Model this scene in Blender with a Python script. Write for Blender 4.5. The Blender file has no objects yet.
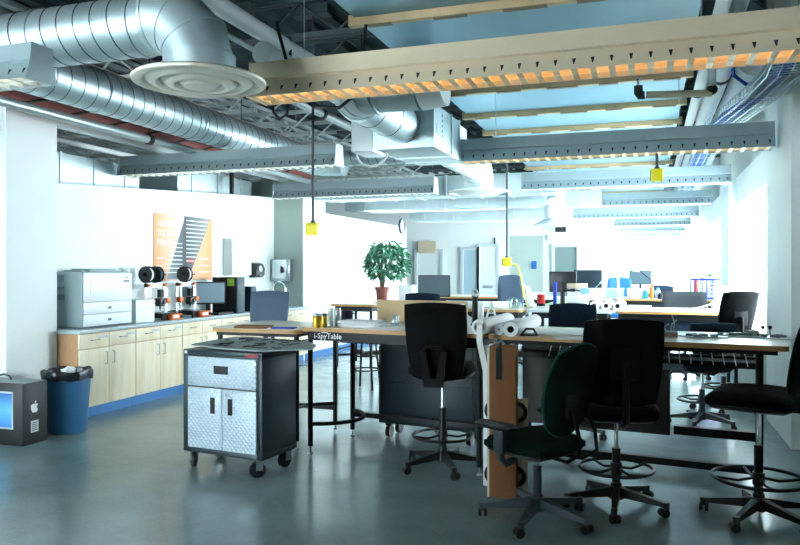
import bpy, bmesh, math, random
from mathutils import Vector, Matrix
R = math.radians
PI = math.pi
scene = bpy.context.scene
C = scene.collection
rnd = random.Random(7)

# ---------------------------------------------------------------- helpers
def T(x=0, y=0, z=0): return Matrix.Translation((x, y, z))
def RX(d): return Matrix.Rotation(R(d), 4, 'X')
def RY(d): return Matrix.Rotation(R(d), 4, 'Y')
def RZ(d): return Matrix.Rotation(R(d), 4, 'Z')

class MB:
    """collects shapes into one mesh"""
    def __init__(s, M=None):
        s.v = []; s.f = []; s.mi = []; s.k = 0; s.M = M or Matrix.Identity(4)
    def add(s, vs, fs, M=None):
        M = s.M @ M if M is not None else s.M
        o = len(s.v)
        s.v += [tuple(M @ Vector(p)) for p in vs]
        s.f += [tuple(i + o for i in f) for f in fs]; s.mi += [s.k]*len(fs)
        return s
    def bm(s, b, M=None):
        b.verts.index_update()
        s.add([v.co.copy() for v in b.verts], [[v.index for v in f.verts] for f in b.faces], M)
        b.free(); return s
    def box(s, cx, cy, cz, sx, sy, sz, bev=0, M=None, seg=2):
        if bev <= 0:
            a, b, c = sx/2, sy/2, sz/2
            vs = [(cx+i*a, cy+j*b, cz+k*c) for i in (-1,1) for j in (-1,1) for k in (-1,1)]
            return s.add(vs, [(0,1,3,2),(4,6,7,5),(0,4,5,1),(2,3,7,6),(0,2,6,4),(1,5,7,3)], M)
        b = bmesh.new(); bmesh.ops.create_cube(b, size=1)
        bmesh.ops.scale(b, vec=(sx, sy, sz), verts=b.verts)
        bmesh.ops.bevel(b, geom=b.edges[:], offset=min(bev, sx*.45, sy*.45, sz*.45), segments=seg, affect='EDGES', profile=.5)
        bmesh.ops.translate(b, vec=(cx, cy, cz), verts=b.verts)
        return s.bm(b, M)
    def b2(s, x0, x1, y0, y1, z0, z1, bev=0, M=None):
        return s.box((x0+x1)/2, (y0+y1)/2, (z0+z1)/2, abs(x1-x0), abs(y1-y0), abs(z1-z0), bev, M)
    def tube(s, pts, r, seg=10, closed=False, M=None, cap=True):
        pts = [Vector(p) for p in pts]; n = len(pts)
        rs = r if isinstance(r, (list, tuple)) else [r]*n
        vs = []; fs = []
        def tan(i):
            if closed: return (pts[(i+1) % n]-pts[(i-1) % n]).normalized()
            a = pts[max(i-1, 0)]; b = pts[min(i+1, n-1)]
            return (b-a).normalized() if (b-a).length > 1e-9 else Vector((0,0,1))
        t = tan(0); up = Vector((0,0,1)) if abs(t.z) < .9 else Vector((1,0,0))
        nrm = (up - t*up.dot(t)).normalized()
        for i in range(n):
            t = tan(i); nrm = nrm - t*nrm.dot(t)
            if nrm.length < 1e-6: nrm = t.orthogonal()
            nrm.normalize(); bi = t.cross(nrm)
            for k in range(seg):
                a = 2*PI*k/seg
                vs.append(pts[i] + (nrm*math.cos(a) + bi*math.sin(a))*rs[i])
        for i in range(n if closed else n-1):
            j = (i+1) % n
            for k in range(seg):
                l = (k+1) % seg
                fs.append((i*seg+k, i*seg+l, j*seg+l, j*seg+k))
        if cap and not closed:
            fs.append(tuple(range(seg))[::-1]); fs.append(tuple(range((n-1)*seg, n*seg)))
        return s.add(vs, fs, M)
    def cyl(s, p0, p1, r, seg=16, r2=None, M=None):
        return s.tube([p0, p1], [r, r if r2 is None else r2], seg, M=M)
    def lathe(s, prof, c=(0,0,0), seg=24, M=None):
        vs = []; fs = []; n = len(prof)
        for (r, z) in prof:
            for k in range(seg):
                a = 2*PI*k/seg
                vs.append((c[0]+r*math.cos(a), c[1]+r*math.sin(a), c[2]+z))
        for i in range(n-1):
            for k in range(seg):
                l = (k+1) % seg
                fs.append((i*seg+k, i*seg+l, (i+1)*seg+l, (i+1)*seg+k))
        return s.add(vs, fs, M)
    def prism(s, poly, d0, d1, axis='Z', M=None):
        """poly 2D extruded along an axis: X -> (y,z), Y -> (x,z), Z -> (x,y)"""
        n = len(poly)
        def P(p, d):
            return {'X': (d, p[0], p[1]), 'Y': (p[0], d, p[1]), 'Z': (p[0], p[1], d)}[axis]
        vs = [P(p, d0) for p in poly] + [P(p, d1) for p in poly]
        fs = [tuple(range(n))[::-1], tuple(range(n, 2*n))]
        for i in range(n):
            j = (i+1) % n
            fs.append((i, j, n+j, n+i))
        return s.add(vs, fs, M)
    def torus(s, c, Rr, r, seg=32, ts=8, M=None):
        return s.tube([(c[0]+Rr*math.cos(2*PI*i/seg), c[1]+Rr*math.sin(2*PI*i/seg), c[2]) for i in range(seg)], r, ts, True, M)
    def ball(s, c, rx, ry=None, rz=None, M=None, sub=2):
        b = bmesh.new(); bmesh.ops.create_icosphere(b, subdivisions=sub, radius=1)
        bmesh.ops.scale(b, vec=(rx, ry or rx, rz or rx), verts=b.verts)
        bmesh.ops.translate(b, vec=c, verts=b.verts)
        return s.bm(b, M)
    def pad(s, w, h, t, sq=.4, tw=1, bw=1, cx=0, cz=0, N=14, M=None, thick=.6):
        """cushion in the XZ plane, thickness along Y; sq 0 = square .. 1 = round"""
        vs = []; fs = []
        def pt(i, j, side):
            u = -1+2*i/N; v = -1+2*j/N
            x = u*math.sqrt(1-v*v/2*sq); z = v*math.sqrt(1-u*u/2*sq)
            k = 1/math.sqrt(1-sq/2) if False else 1
            ww = bw+(tw-bw)*(v+1)/2
            m = max(abs(u), abs(v))
            d = (1-m**5)**.5*t/2*thick + t/2*(1-thick)*(1 if m < .999 else .75)
            X = x*w/2*ww; Z = z*h/2
            return (X, side*d + cx*X*X + cz*Z*Z, Z)
        idx = {}
        for sd in (-1, 1):
            for j in range(N+1):
                for i in range(N+1):
                    idx[sd, i, j] = len(vs); vs.append(pt(i, j, sd))
            for j in range(N):
                for i in range(N):
                    q = (idx[sd,i,j], idx[sd,i+1,j], idx[sd,i+1,j+1], idx[sd,i,j+1])
                    fs.append(q if sd < 0 else q[::-1])
        ring = [(i,0) for i in range(N)]+[(N,j) for j in range(N)]+[(i,N) for i in range(N,0,-1)]+[(0,j) for j in range(N,0,-1)]
        for a in range(len(ring)):
            p, q = ring[a], ring[(a+1) % len(ring)]
            fs.append((idx[(-1,)+q], idx[(-1,)+p], idx[(1,)+p], idx[(1,)+q]))
        return s.add(vs, fs, M)
    def build(s, name, m, parent=None, loc=(0,0,0), rz=0, smooth=True, ang=35):
        me = bpy.data.meshes.new(name)
        me.from_pydata(s.v, [], s.f)
        if s.k: me.polygons.foreach_set('material_index', s.mi)
        b = bmesh.new(); b.from_mesh(me)
        bmesh.ops.recalc_face_normals(b, faces=b.faces[:]); b.to_mesh(me); b.free()
        if smooth and len(me.polygons):
            me.polygons.foreach_set('use_smooth', [True]*len(me.polygons))
            me.set_sharp_from_angle(angle=R(ang))
        for q in (m if isinstance(m, (list, tuple)) else [m]): me.materials.append(q)
        o = bpy.data.objects.new(name, me); C.objects.link(o)
        o.location = loc; o.rotation_euler = (0,0,R(rz))
        if parent is not None: o.parent = parent
        return o

def tag(o, label, cat, group=None, kind=None):
    o['label'] = label; o['category'] = cat
    if group: o['group'] = group
    if kind: o['kind'] = kind
    return o
def thing(name, label, cat, loc=(0,0,0), rz=0, group=None):
    o = bpy.data.objects.new(name, None); C.objects.link(o)
    o.location = loc; o.rotation_euler = (0,0,R(rz)); o.empty_display_size = .1
    return tag(o, label, cat, group)
def struct(o):
    o['kind'] = 'structure'; return o
def dup(root, loc, rz=0, label=None, group=None):
    r = root.copy(); C.objects.link(r); r.location = loc; r.rotation_euler = (0,0,R(rz))
    if label: r['label'] = label
    if group: r['group'] = group
    for ch in list(root.children):
        c = ch.copy(); C.objects.link(c); c.parent = r
        for g in list(ch.children):
            d = g.copy(); C.objects.link(d); d.parent = c
    return r
def text(body, name, size, m, parent, loc, rot, ext=.001, align='LEFT', sx=1):
    cu = bpy.data.curves.new(name, 'FONT'); cu.body = body; cu.size = size
    cu.extrude = ext; cu.align_x = align; cu.resolution_u = 2
    cu.materials.append(m)
    o = bpy.data.objects.new(name, cu); C.objects.link(o)
    o.location = loc; o.rotation_euler = [R(a) for a in rot]; o.scale = (sx, 1, 1)
    dg = bpy.context.evaluated_depsgraph_get(); me = bpy.data.meshes.new_from_object(o.evaluated_get(dg)); me.name = name
    bpy.data.objects.remove(o); bpy.data.curves.remove(cu)
    o = bpy.data.objects.new(name, me); C.objects.link(o)
    o.location = loc; o.rotation_euler = [R(a) for a in rot]; o.scale = (sx, 1, 1)
    if parent is not None: o.parent = parent
    return o

# camera geometry of the room survey: where a sight line meets a height or an upright plane
CH, FPX, HY = 1.5, 728.0, 270.0
YAW = R(18.81); SN, CS = math.sin(YAW), math.cos(YAW)
def on(u, v, z):
    zc = FPX*(z-CH)/(HY-v); a = (u-400)/FPX
    return (zc*(-SN+CS*a), zc*(CS+SN*a))
def wx(u, Y):
    a = (u-400)/FPX; return Y*(-SN+CS*a)/(CS+SN*a)
def wz(u, v, Y):
    a = (u-400)/FPX; return CH+(HY-v)*Y/(CS+SN*a)/FPX

# ---------------------------------------------------------------- materials
def lin(c):
    return c/12.92 if c <= .04045 else ((c+.055)/1.055)**2.4
def hx(h):
    return tuple(lin(int(h[i:i+2], 16)/255) for i in (0, 2, 4)) + (1,)
def mat(name, col, rough=.5, metal=0, noise=0, nscale=8, bump=0, bscale=60, spec=.5, col2=None, stretch=None, coat=0):
    m = bpy.data.materials.new(name); m.use_nodes = True
    nt = m.node_tree; p = nt.nodes['Principled BSDF']
    c = hx(col)
    p.inputs['Base Color'].default_value = c
    p.inputs['Roughness'].default_value = rough
    p.inputs['Metallic'].default_value = metal
    p.inputs['Specular IOR Level'].default_value = spec
    if coat: p.inputs['Coat Weight'].default_value = coat; p.inputs['Coat Roughness'].default_value = .1
    tc = nt.nodes.new('ShaderNodeTexCoord'); src = tc.outputs['Object']
    if stretch:
        mp = nt.nodes.new('ShaderNodeMapping'); mp.inputs['Scale'].default_value = stretch
        nt.links.new(src, mp.inputs['Vector']); src = mp.outputs['Vector']
    if noise or col2:
        n = nt.nodes.new('ShaderNodeTexNoise'); n.inputs['Scale'].default_value = nscale
        n.inputs['Detail'].default_value = 5
        nt.links.new(src, n.inputs['Vector'])
        r = nt.nodes.new('ShaderNodeValToRGB')
        r.color_ramp.elements[0].position = .3; r.color_ramp.elements[1].position = .7
        if col2: a, b = c, hx(col2)
        else:
            a = tuple(x*(1-noise) for x in c[:3])+(1,); b = tuple(min(1, x*(1+noise)) for x in c[:3])+(1,)
        r.color_ramp.elements[0].color = a; r.color_ramp.elements[1].color = b
        nt.links.new(n.outputs['Fac'], r.inputs['Fac']); nt.links.new(r.outputs['Color'], p.inputs['Base Color'])
    if bump:
        n = nt.nodes.new('ShaderNodeTexNoise'); n.inputs['Scale'].default_value = bscale; n.inputs['Detail'].default_value = 3
        nt.links.new(src, n.inputs['Vector'])
        b = nt.nodes.new('ShaderNodeBump'); b.inputs['Strength'].default_value = bump; b.inputs['Distance'].default_value = .01
        nt.links.new(n.outputs['Fac'], b.inputs['Height']); nt.links.new(b.outputs['Normal'], p.inputs['Normal'])
    return m
def emit(name, col, s):
    m = bpy.data.materials.new(name); m.use_nodes = True
    p = m.node_tree.nodes['Principled BSDF']
    p.inputs['Base Color'].default_value = hx(col); p.inputs['Emission Color'].default_value = hx(col)
    p.inputs['Emission Strength'].default_value = s
    return m
def glassy(name, col='ffffff', k=.06):
    m = bpy.data.materials.new(name); m.use_nodes = True; nt = m.node_tree
    for n in list(nt.nodes):
        if n.type == 'BSDF_PRINCIPLED': nt.nodes.remove(n)
    out = [n for n in nt.nodes if n.type == 'OUTPUT_MATERIAL'][0]
    t = nt.nodes.new('ShaderNodeBsdfTransparent'); t.inputs['Color'].default_value = hx(col)
    g = nt.nodes.new('ShaderNodeBsdfGlossy'); g.inputs['Roughness'].default_value = .03
    mx = nt.nodes.new('ShaderNodeMixShader'); mx.inputs['Fac'].default_value = k
    nt.links.new(t.outputs[0], mx.inputs[1]); nt.links.new(g.outputs[0], mx.inputs[2]); nt.links.new(mx.outputs[0], out.inputs['Surface'])
    return m

M = {}
M['wall'] = mat('wall paint', 'e9f0ee', .7, noise=.015, nscale=3, bump=.04, bscale=120)
M['greywallshade'] = mat('grey green wall and shade', 'a9b8b0', .7, noise=.02, nscale=3)  # wall colour, also painted shade on the column and heater fronts
M['deck'] = mat('dark roof deck', '20353a', .8, noise=.3, nscale=2)
M['decklit'] = mat('brightened roof deck', '8d9a99', .8, noise=.1, nscale=2)  # same deck, lightened to make up for the dim left room
M['joist'] = mat('dark joist paint', '2e4142', .6, noise=.2)
M['joistlit'] = mat('brightened joist paint', 'b4bfbd', .6, noise=.15)  # joist colour raised in place of light missing from the left room
M['red'] = mat('red oxide steel', '9c5b55', .7, noise=.12, nscale=3)
M['galv'] = mat('galvanised steel', 'c3d4d8', .42, .7, noise=.08, nscale=9, bump=.02, bscale=30)
M['galvbox'] = mat('galvanised sheet', 'c3d4d8', .46, .6, noise=.08, nscale=5)
M['whiteduct'] = mat('white painted duct', 'dfe9ea', .45, .1, noise=.03)
M['diff'] = mat('off white diffuser', 'f0e9da', .45, noise=.02)
M['tanrail'] = mat('tan channel', 'b8a078', .55, noise=.14, nscale=5)
M['tanshade'] = mat('tan shadow strip', '7c6d54', .7)
M['seam'] = mat('dark duct seam', '4c6065', .5, .6)
M['panel'] = mat('blue grey ceiling panel', '7fa9bb', .38, .35, noise=.06, nscale=1.5)
M['almond'] = mat('warm lit fixture enamel', 'd8c7a9', .5, noise=.02)  # same enamel as the grey one, warm lamp light put into the colour
M['fixday'] = mat('daylit fixture enamel', '9fb0b4', .4, .25, noise=.02)  # same enamel again, greyed to stand for window daylight
M['fixwhite'] = mat('white fixture enamel', 'd5e0e2', .4, noise=.02)
M['louver'] = mat('lamp warmed louver', 'f4deb0', .45)  # warm lamp glow put into the blade colour
M['louverw'] = mat('white louver', 'e8ecea', .4)
M['tubewarm'] = emit('warm lamp tube', 'ffdcaa', 1.3)
M['tubecool'] = emit('cool lamp tube', 'fff2d8', 1.6)
M['tubefar'] = emit('bright lamp tube', 'f6fbff', 24)
M['slot'] = mat('slot black', '1a1a18', .8)
M['black'] = mat('black steel', '0a0e11', .5, 0, noise=.1, spec=.3)
M['blackplastic'] = mat('black plastic', '12171a', .38, noise=.1)
M['blackmatte'] = mat('matte black plastic', '0a0d0f', .7, spec=.25)
M['lightscreen'] = mat('pale screen', '8aa2ae', .3, spec=.4)
M['carton'] = mat('black carton', '0b1216', .5)
M['charcoal'] = mat('charcoal fabric', '22272a', .9, noise=.15, nscale=90, spec=.2)
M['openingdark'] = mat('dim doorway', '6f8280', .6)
M['greyplastic'] = mat('grey plastic', '3e4c54', .4, noise=.08)
M['darkfab'] = mat('black fabric', '0a0d0f', .9, noise=.25, nscale=90, bump=.15, bscale=300, spec=.2)
M['navyfab'] = mat('navy fabric', '152433', .9, noise=.25, nscale=90, bump=.15, bscale=300, spec=.2)
M['tealfab'] = mat('dark teal fabric', '052120', .9, noise=.3, nscale=110, bump=.2, bscale=300, spec=.2)
M['tealpipe'] = mat('teal piping', '14605a', .8)
M['greyfab'] = mat('slate blue mesh fabric', '4f6176', .8, noise=.12, nscale=120)
M['chrome'] = mat('chrome', 'd7dde0', .12, 1)
M['steel'] = mat('brushed steel', 'aab4b8', .3, .9, noise=.06)
M['ply'] = mat('birch plywood', 'f4ead2', .5, col2='e9d6b0', nscale=2.2, stretch=(6,6,.8))
M['plyside'] = mat('plywood end panel', 'c69a6e', .55, noise=.1, stretch=(6,6,.8))
M['top'] = mat('grey laminate worktop', 'a9bcc2', .3, noise=.04, nscale=20)
M['toe'] = mat('blue vinyl baseboard', '3b79b4', .5)
M['wood'] = mat('maple table top', 'e2dac6', .28, noise=.05, nscale=3, stretch=(1.5,9,9), spec=.6)
M['woodedge'] = mat('plywood table edge', 'b98f58', .5, noise=.15, nscale=6, stretch=(2,2,60))
M['cardboard'] = mat('brown cardboard', '845732', .8, noise=.1, nscale=3)
M['cardpale'] = mat('pale kraft board', 'c3ab84', .8, noise=.05, nscale=3)
M['paper'] = mat('white paper', 'eef1f0', .75, noise=.02)
M['cream'] = mat('cream board', 'd9d6bd', .7, noise=.04)
M['whiteplastic'] = mat('white plastic', 'eaf0f0', .4, noise=.01)
M['greyprint'] = mat('printer side grey', '9db0b4', .5)
M['ventgrey'] = mat('vent grey', '667a80', .6)
M['orange'] = mat('orange plastic', 'ff7420', .4)
M['alu'] = mat('aluminium', 'b9c3c8', .35, .8)
M['screen'] = mat('dark screen', '1b2a33', .12, spec=.7)
M['screenlit'] = mat('grey screen', '4a5d66', .5, spec=.25)
M['green'] = mat('lime note', 'a6dc4a', .7)
M['blueplastic'] = mat('blue plastic', '1f64a8', .4, noise=.06)
M['bluedeep'] = mat('royal blue plastic', '1a34b0', .5)
M['bin'] = mat('blue bin plastic', '2d668f', .45, noise=.05)
M['bag'] = mat('black bin bag', '11191b', .3, noise=.2, bump=.3, bscale=25)
M['cartbody'] = mat('dark cart steel', '20343b', .42, .3, noise=.06)
M['gasket'] = mat('grey fibre sheet', '8b9c9f', .6, noise=.06, nscale=10)
M['cut'] = mat('cut line dark', '222d31', .8)
M['yellow'] = mat('yellow box', 'ffec1c', .45)
M['terracotta'] = mat('terracotta', '7d4138', .7, noise=.1)
M['soil'] = mat('soil', '2a1f18', .9, noise=.3)
M['leaf'] = mat('ficus leaf', '2c7555', .35, col2='6fb592', nscale=7, spec=.6)
M['bark'] = mat('bark', '5b4a39', .9, noise=.2)
M['red2'] = mat('red plastic', 'd8282a', .4)
M['teal'] = mat('teal plastic', '1d8f96', .4)
M['purple'] = mat('dark purple enamel', '2b2344', .35)
M['can'] = mat('yellow can', 'd9b23a', .35, .5)
M['whitepipe'] = mat('white pipe wrap', 'e4eaea', .6, noise=.03)
M['greypipe'] = mat('grey conduit', 'aebabb', .4, .5)
M['ironpipe'] = mat('black iron pipe', '2c2e2c', .6, .3, noise=.2)
M['pipetan'] = mat('tan pipe', 'c0b69a', .5, .1, noise=.08)
M['cable'] = mat('blue cable', '1c5cc0', .5)
M['cablegreen'] = mat('green cable', '3f8d78', .5)
M['wire'] = mat('zinc wire', 'b4c2c4', .35, .8)
M['cordgrey'] = mat('dark grey cord', '3b4448', .6)
M['cordyellow'] = mat('yellow cord', 'd8d95a', .6)
M['exitred'] = mat('sign red', 'c8301e', .5)
M['lightwood'] = mat('beige case', 'cdbfa2', .6, noise=.04)
M['glassjar'] = glassy('clear glass', 'eef8fa', .14)
M['pane'] = glassy('window glass', 'ffffff', .05)
M['frame'] = mat('white window frame', 'e2e8e8', .5)
M['darkglass'] = mat('blue grey glazing', '9db8c2', .25)
M['lightgrey'] = mat('pale grey', 'c3cdd0', .55)
M['lblue'] = mat('light blue plastic', '8fb8e8', .5)
M['greenpaper'] = mat('pale green paper', 'd0e8b8', .8)
M['tagwhite'] = mat('white lettering', 'f4f6f6', .6)
M['darktext'] = mat('dark lettering', '2a3338', .6)
M['badge'] = mat('red badge', '9a3430', .5)
M['pegboard'] = mat('teal drawer steel', '10272f', .5, 0, noise=.05)
M['modesty'] = mat('dark brown laminate', '14100d', .5, noise=.1)

def floor_mat():
    m = bpy.data.materials.new('polished concrete'); m.use_nodes = True; nt = m.node_tree
    p = nt.nodes['Principled BSDF']; tc = nt.nodes.new('ShaderNodeTexCoord')
    n1 = nt.nodes.new('ShaderNodeTexNoise'); n1.inputs['Scale'].default_value = .9; n1.inputs['Detail'].default_value = 8; n1.inputs['Roughness'].default_value = .65
    n2 = nt.nodes.new('ShaderNodeTexNoise'); n2.inputs['Scale'].default_value = 60; n2.inputs['Detail'].default_value = 4
    for n in (n1, n2): nt.links.new(tc.outputs['Object'], n.inputs['Vector'])
    r = nt.nodes.new('ShaderNodeValToRGB'); r.color_ramp.elements[0].position = .3; r.color_ramp.elements[1].position = .72
    r.color_ramp.elements[0].color = hx('6c868a'); r.color_ramp.elements[1].color = hx('90a7a9')
    mx = nt.nodes.new('ShaderNodeMix'); mx.data_type = 'RGBA'; mx.blend_type = 'OVERLAY'; mx.inputs['Factor'].default_value = .25
    nt.links.new(n1.outputs['Fac'], r.inputs['Fac']); nt.links.new(r.outputs['Color'], mx.inputs['A']); nt.links.new(n2.outputs['Color'], mx.inputs['B'])
    nt.links.new(mx.outputs['Result'], p.inputs['Base Color'])
    rr = nt.nodes.new('ShaderNodeMapRange'); rr.inputs['To Min'].default_value = .13; rr.inputs['To Max'].default_value = .28
    nt.links.new(n1.outputs['Fac'], rr.inputs['Value']); nt.links.new(rr.outputs['Result'], p.inputs['Roughness'])
    b = nt.nodes.new('ShaderNodeBump'); b.inputs['Strength'].default_value = .02
    nt.links.new(n2.outputs['Fac'], b.inputs['Height']); nt.links.new(b.outputs['Normal'], p.inputs['Normal'])
    p.inputs['Specular IOR Level'].default_value = .6
    return m
M['floor'] = floor_mat()
def diamond_mat():
    m = bpy.data.materials.new('diamond plate steel'); m.use_nodes = True; nt = m.node_tree
    p = nt.nodes['Principled BSDF']; p.inputs['Base Color'].default_value = hx('b9c9d4'); p.inputs['Metallic'].default_value = .35; p.inputs['Roughness'].default_value = .38
    tc = nt.nodes.new('ShaderNodeTexCoord'); hs = []
    for sg in (1, -1):
        mp = nt.nodes.new('ShaderNodeMapping'); mp.inputs['Rotation'].default_value = (0, R(45*sg), 0)
        nt.links.new(tc.outputs['Object'], mp.inputs['Vector'])
        w = nt.nodes.new('ShaderNodeTexWave'); w.inputs['Scale'].default_value = 11; w.bands_direction = 'X'
        nt.links.new(mp.outputs['Vector'], w.inputs['Vector']); hs.append(w.outputs['Fac'])
    mu = nt.nodes.new('ShaderNodeMath'); mu.operation = 'MULTIPLY'
    nt.links.new(hs[0], mu.inputs[0]); nt.links.new(hs[1], mu.inputs[1])
    b = nt.nodes.new('ShaderNodeBump'); b.inputs['Strength'].default_value = .9; b.inputs['Distance'].default_value = .006
    nt.links.new(mu.outputs[0], b.inputs['Height']); nt.links.new(b.outputs['Normal'], p.inputs['Normal'])
    return m
M['diamond'] = diamond_mat()
def grad_mat(name, stops, axis='Z', lo=0, hi=1, skew=0):
    """printed colour field along an axis of the sheet"""
    m = bpy.data.materials.new(name); m.use_nodes = True; nt = m.node_tree
    p = nt.nodes['Principled BSDF']; p.inputs['Roughness'].default_value = .5
    tc = nt.nodes.new('ShaderNodeTexCoord'); sp = nt.nodes.new('ShaderNodeSeparateXYZ'); nt.links.new(tc.outputs['Object'], sp.inputs[0])
    mr = nt.nodes.new('ShaderNodeMapRange'); mr.inputs['From Min'].default_value = lo; mr.inputs['From Max'].default_value = hi
    nt.links.new(sp.outputs[axis], mr.inputs['Value'])
    r = nt.nodes.new('ShaderNodeValToRGB'); e = r.color_ramp.elements
    e[0].position = stops[0][0]; e[0].color = hx(stops[0][1]); e[1].position = stops[-1][0]; e[1].color = hx(stops[-1][1])
    for q, c in stops[1:-1]:
        k = e.new(q); k.color = hx(c)
    nt.links.new(mr.outputs['Result'], r.inputs['Fac']); nt.links.new(r.outputs['Color'], p.inputs['Base Color'])
    return m

# ---------------------------------------------------------------- the room
XL, XR = -5.95, 1.13
m = MB(); m.b2(-13, 3.2, -5, 31, -.1, 0); struct(m.build('floor', M['floor'], smooth=False))
m = MB(); m.b2(-13, 3.2, -5, 31, 4.3, 4.4)
for i in range(31): m.b2(-6.05+i*.3, -5.95+i*.3, -5, 31, 4.24, 4.3)
struct(m.build('ceiling', M['deck'], smooth=False))
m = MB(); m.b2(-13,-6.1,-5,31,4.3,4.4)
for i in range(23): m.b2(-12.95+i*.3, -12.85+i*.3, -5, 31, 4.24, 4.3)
struct(m.build('ceiling_left', M['decklit'], smooth=False))
m = MB(); m.b2(-13,-6.21,11.3,11.45,0,3.05); struct(m.build('wall_left_back', M['wall'], smooth=False))
# left partition with a top that rises slightly
m = MB(); m.prism([(5.78,0),(10.9,0),(10.9,2.72),(5.78,2.40)], XL-.15, XL, 'X'); struct(m.build('wall_left', M['wall'], smooth=False))
m = MB(); m.b2(-6.3,-5.60,5.18,5.79,0,3.2); struct(m.build('column', M['wall'], smooth=False))
m = MB(); m.b2(-13,-6.3,5.62,5.79,0,3.2); struct(m.build('wall_left_return', M['wall'], smooth=False))
m = MB(); m.b2(-6.2,-5.42,10.9,11.75,0,3.05)
o = m.build('column', M['greywallshade'], smooth=False); struct(o)  # unlit side of the white wall, its shade painted as grey
m = MB(); m.b2(-5.42,-5.40,10.9,11.75,0,3.05); m.b2(-5.6,-5.40,11.75,16.3,0,2.5); struct(m.build('wall_left_far', M['wall'], smooth=False))
m = MB(); m.b2(-5.4,-5.385,10.95,16.3,0,.11); struct(m.build('baseboard_left', M['toe'], smooth=False))
m = MB(); m.b2(-13,-.9,20,20.2,0,4.3); m.b2(-1.1,-.9,20.2,30.5,0,4.3); struct(m.build('wall_far', M['wall'], smooth=False))
m = MB(); m.b2(-1,3.2,30.5,30.7,0,4.3); struct(m.build('wall_end', M['wall'], smooth=False))
m = MB(); m.b2(-13,-9.6,-5.2,-5,0,4.4); m.b2(-4.4,3.2,-5.2,-5,0,4.4); m.b2(-9.6,-4.4,-5.2,-5,0,.9); m.b2(-9.6,-4.4,-5.2,-5,2.9,4.4); struct(m.build('wall_behind', M['wall'], smooth=False))
m2 = MB(); m2.b2(-3.15,-3.0,-5,1.0,0,2.0); struct(m2.build('light_block_wall', M['wall'], smooth=False))  # added unseen wall, keeps back window daylight off the right foreground
m = MB()
for xx in (-9.57,-7.85,-6.15,-4.43): m.b2(xx-.03,xx+.03,-5.15,-5.05,.9,2.9)
for zz in (.93,2.87): m.b2(-9.54,-4.46,-5.149,-5.051,zz-.03,zz+.03)
w = struct(m.build('window_9', M['frame'], smooth=False))
g = MB(); g.b2(-9.55,-4.45,-5.105,-5.099,.95,2.85); g.build('glass_pane', M['pane'], w, smooth=False)
m = MB(); m.b2(-13.2,-13,-5,20,0,4.4); struct(m.build('wall_left_outer', M['wall'], smooth=False))
# window wall: piers, sill wall, head beam
BAY, P0, PD = 4.95, 6.82, 1.35
m = MB()
piers = [P0+BAY*k for k in range(0, 5)]
for y in piers: m.b2(XR+.005, 1.75, y, y+PD, 0, 4.3)
m.b2(XR+.3, 1.75, -5, 30.5, 2.55, 4.3); m.b2(XR+.3, 1.75, -5, P0, .8, 2.55)
m.b2(XR+.1, 1.6, -5, 30.5, 2.45, 2.85)
m.b2(1.5, 1.75, -5, 30.5, 0, .8)
struct(m.build('wall_right', M['wall'], smooth=False))
wn = 0
for y in piers[:-1]:
    wn += 1
    y0, y1 = y+PD, y+BAY
    m = MB()
    for yy in [y0+.03, (y0+y1)/2, y1-.03]: m.b2(1.52, 1.6, yy-.03, yy+.03, .8, 2.55)
    for zz in (.83, 2.52): m.b2(1.521, 1.599, y0+.06, y1-.06, zz-.03, zz+.03)
    w = struct(m.build('window_%d' % wn, M['frame'], smooth=False))
    g = MB(); g.b2(1.555, 1.561, y0+.05, y1-.05, .86, 2.49); g.build('glass_pane', M['pane'], w, smooth=False)
    h = MB(); h.b2(XR+.01, 1.495, y0+.01, y1-.01, 0, .80, .01); h.b2(XR-.02, 1.495, y0+.01, y1-.01, .80, .84, .01)
    for i in range(12): h.b2(XR+.2, XR+.28, y0+.15+i*.28, y0+.36+i*.28, .838, .846)
    struct(h.build('trim_%d' % wn, M['greywallshade'], smooth=False))  # grey tone stands in for shade on the backlit heater fronts

# far wall doors and openings
def far_door(n, u0, u1, vtop, handle=True, mt='frame'):
    Y = 19.98; x0, x1 = wx(u0, Y), wx(u1, Y); zt = wz((u0+u1)/2, vtop, Y)
    m = MB(); m.b2(x0, x1, Y-.05, Y, 0, zt)
    d = struct(m.build('door_%d' % n, M[mt], smooth=False))
    f = MB()
    for x in (x0-.04, x1+.04): f.b2(x-.04, x+.04, Y-.09, Y, 0, zt+.08)
    f.b2(x0, x1, Y-.09, Y, zt, zt+.08); f.build('door_frame', M['lightgrey'], d, smooth=False)
    if handle:
        h = MB(); h.b2(x0+.1, x1-.1, Y-.12, Y-.05, 1.0, 1.08, .01); h.build('panic_bar', M['steel'], d)
    return d
far_door(1, 480, 497, 247); far_door(2, 418, 441, 252, False)
far_door(3, 464, 477, 250, False, 'darkglass'); far_door(4, 555, 577, 247, False, 'openingdark')
# ---------------------------------------------------------------- roof joists
def joist_mesh(L):
    m = MB()
    for z in (.36, 0):
        m.box(L/2, -.03, z+.02, L, .03, .05); m.box(L/2, .03, z+.02, L, .03, .05)
    n = int(L/.42)
    for i in range(n):
        x0, x1 = i*.42, (i+1)*.42
        a, b = (0.04, .36) if i % 2 else (.36, .04)
        m.tube([(x0, 0, a), (x1, 0, b)], .014, 5)
    return m
j0 = joist_mesh(8.0).build('roof_joist', M['joist'], loc=(-5.0, .6, 3.82)); struct(j0)
for i in range(1, 17):
    o = j0.copy(); C.objects.link(o); o.location = (-5.0, .6+i*1.2, 3.82)
jg = joist_mesh(7.6).build('roof_joist', M['joistlit'], loc=(-12.8, 6.3, 3.72)); struct(jg)
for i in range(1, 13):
    o = jg.copy(); C.objects.link(o); o.location = (-12.8, 6.3+i*.9, 3.72)
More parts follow.
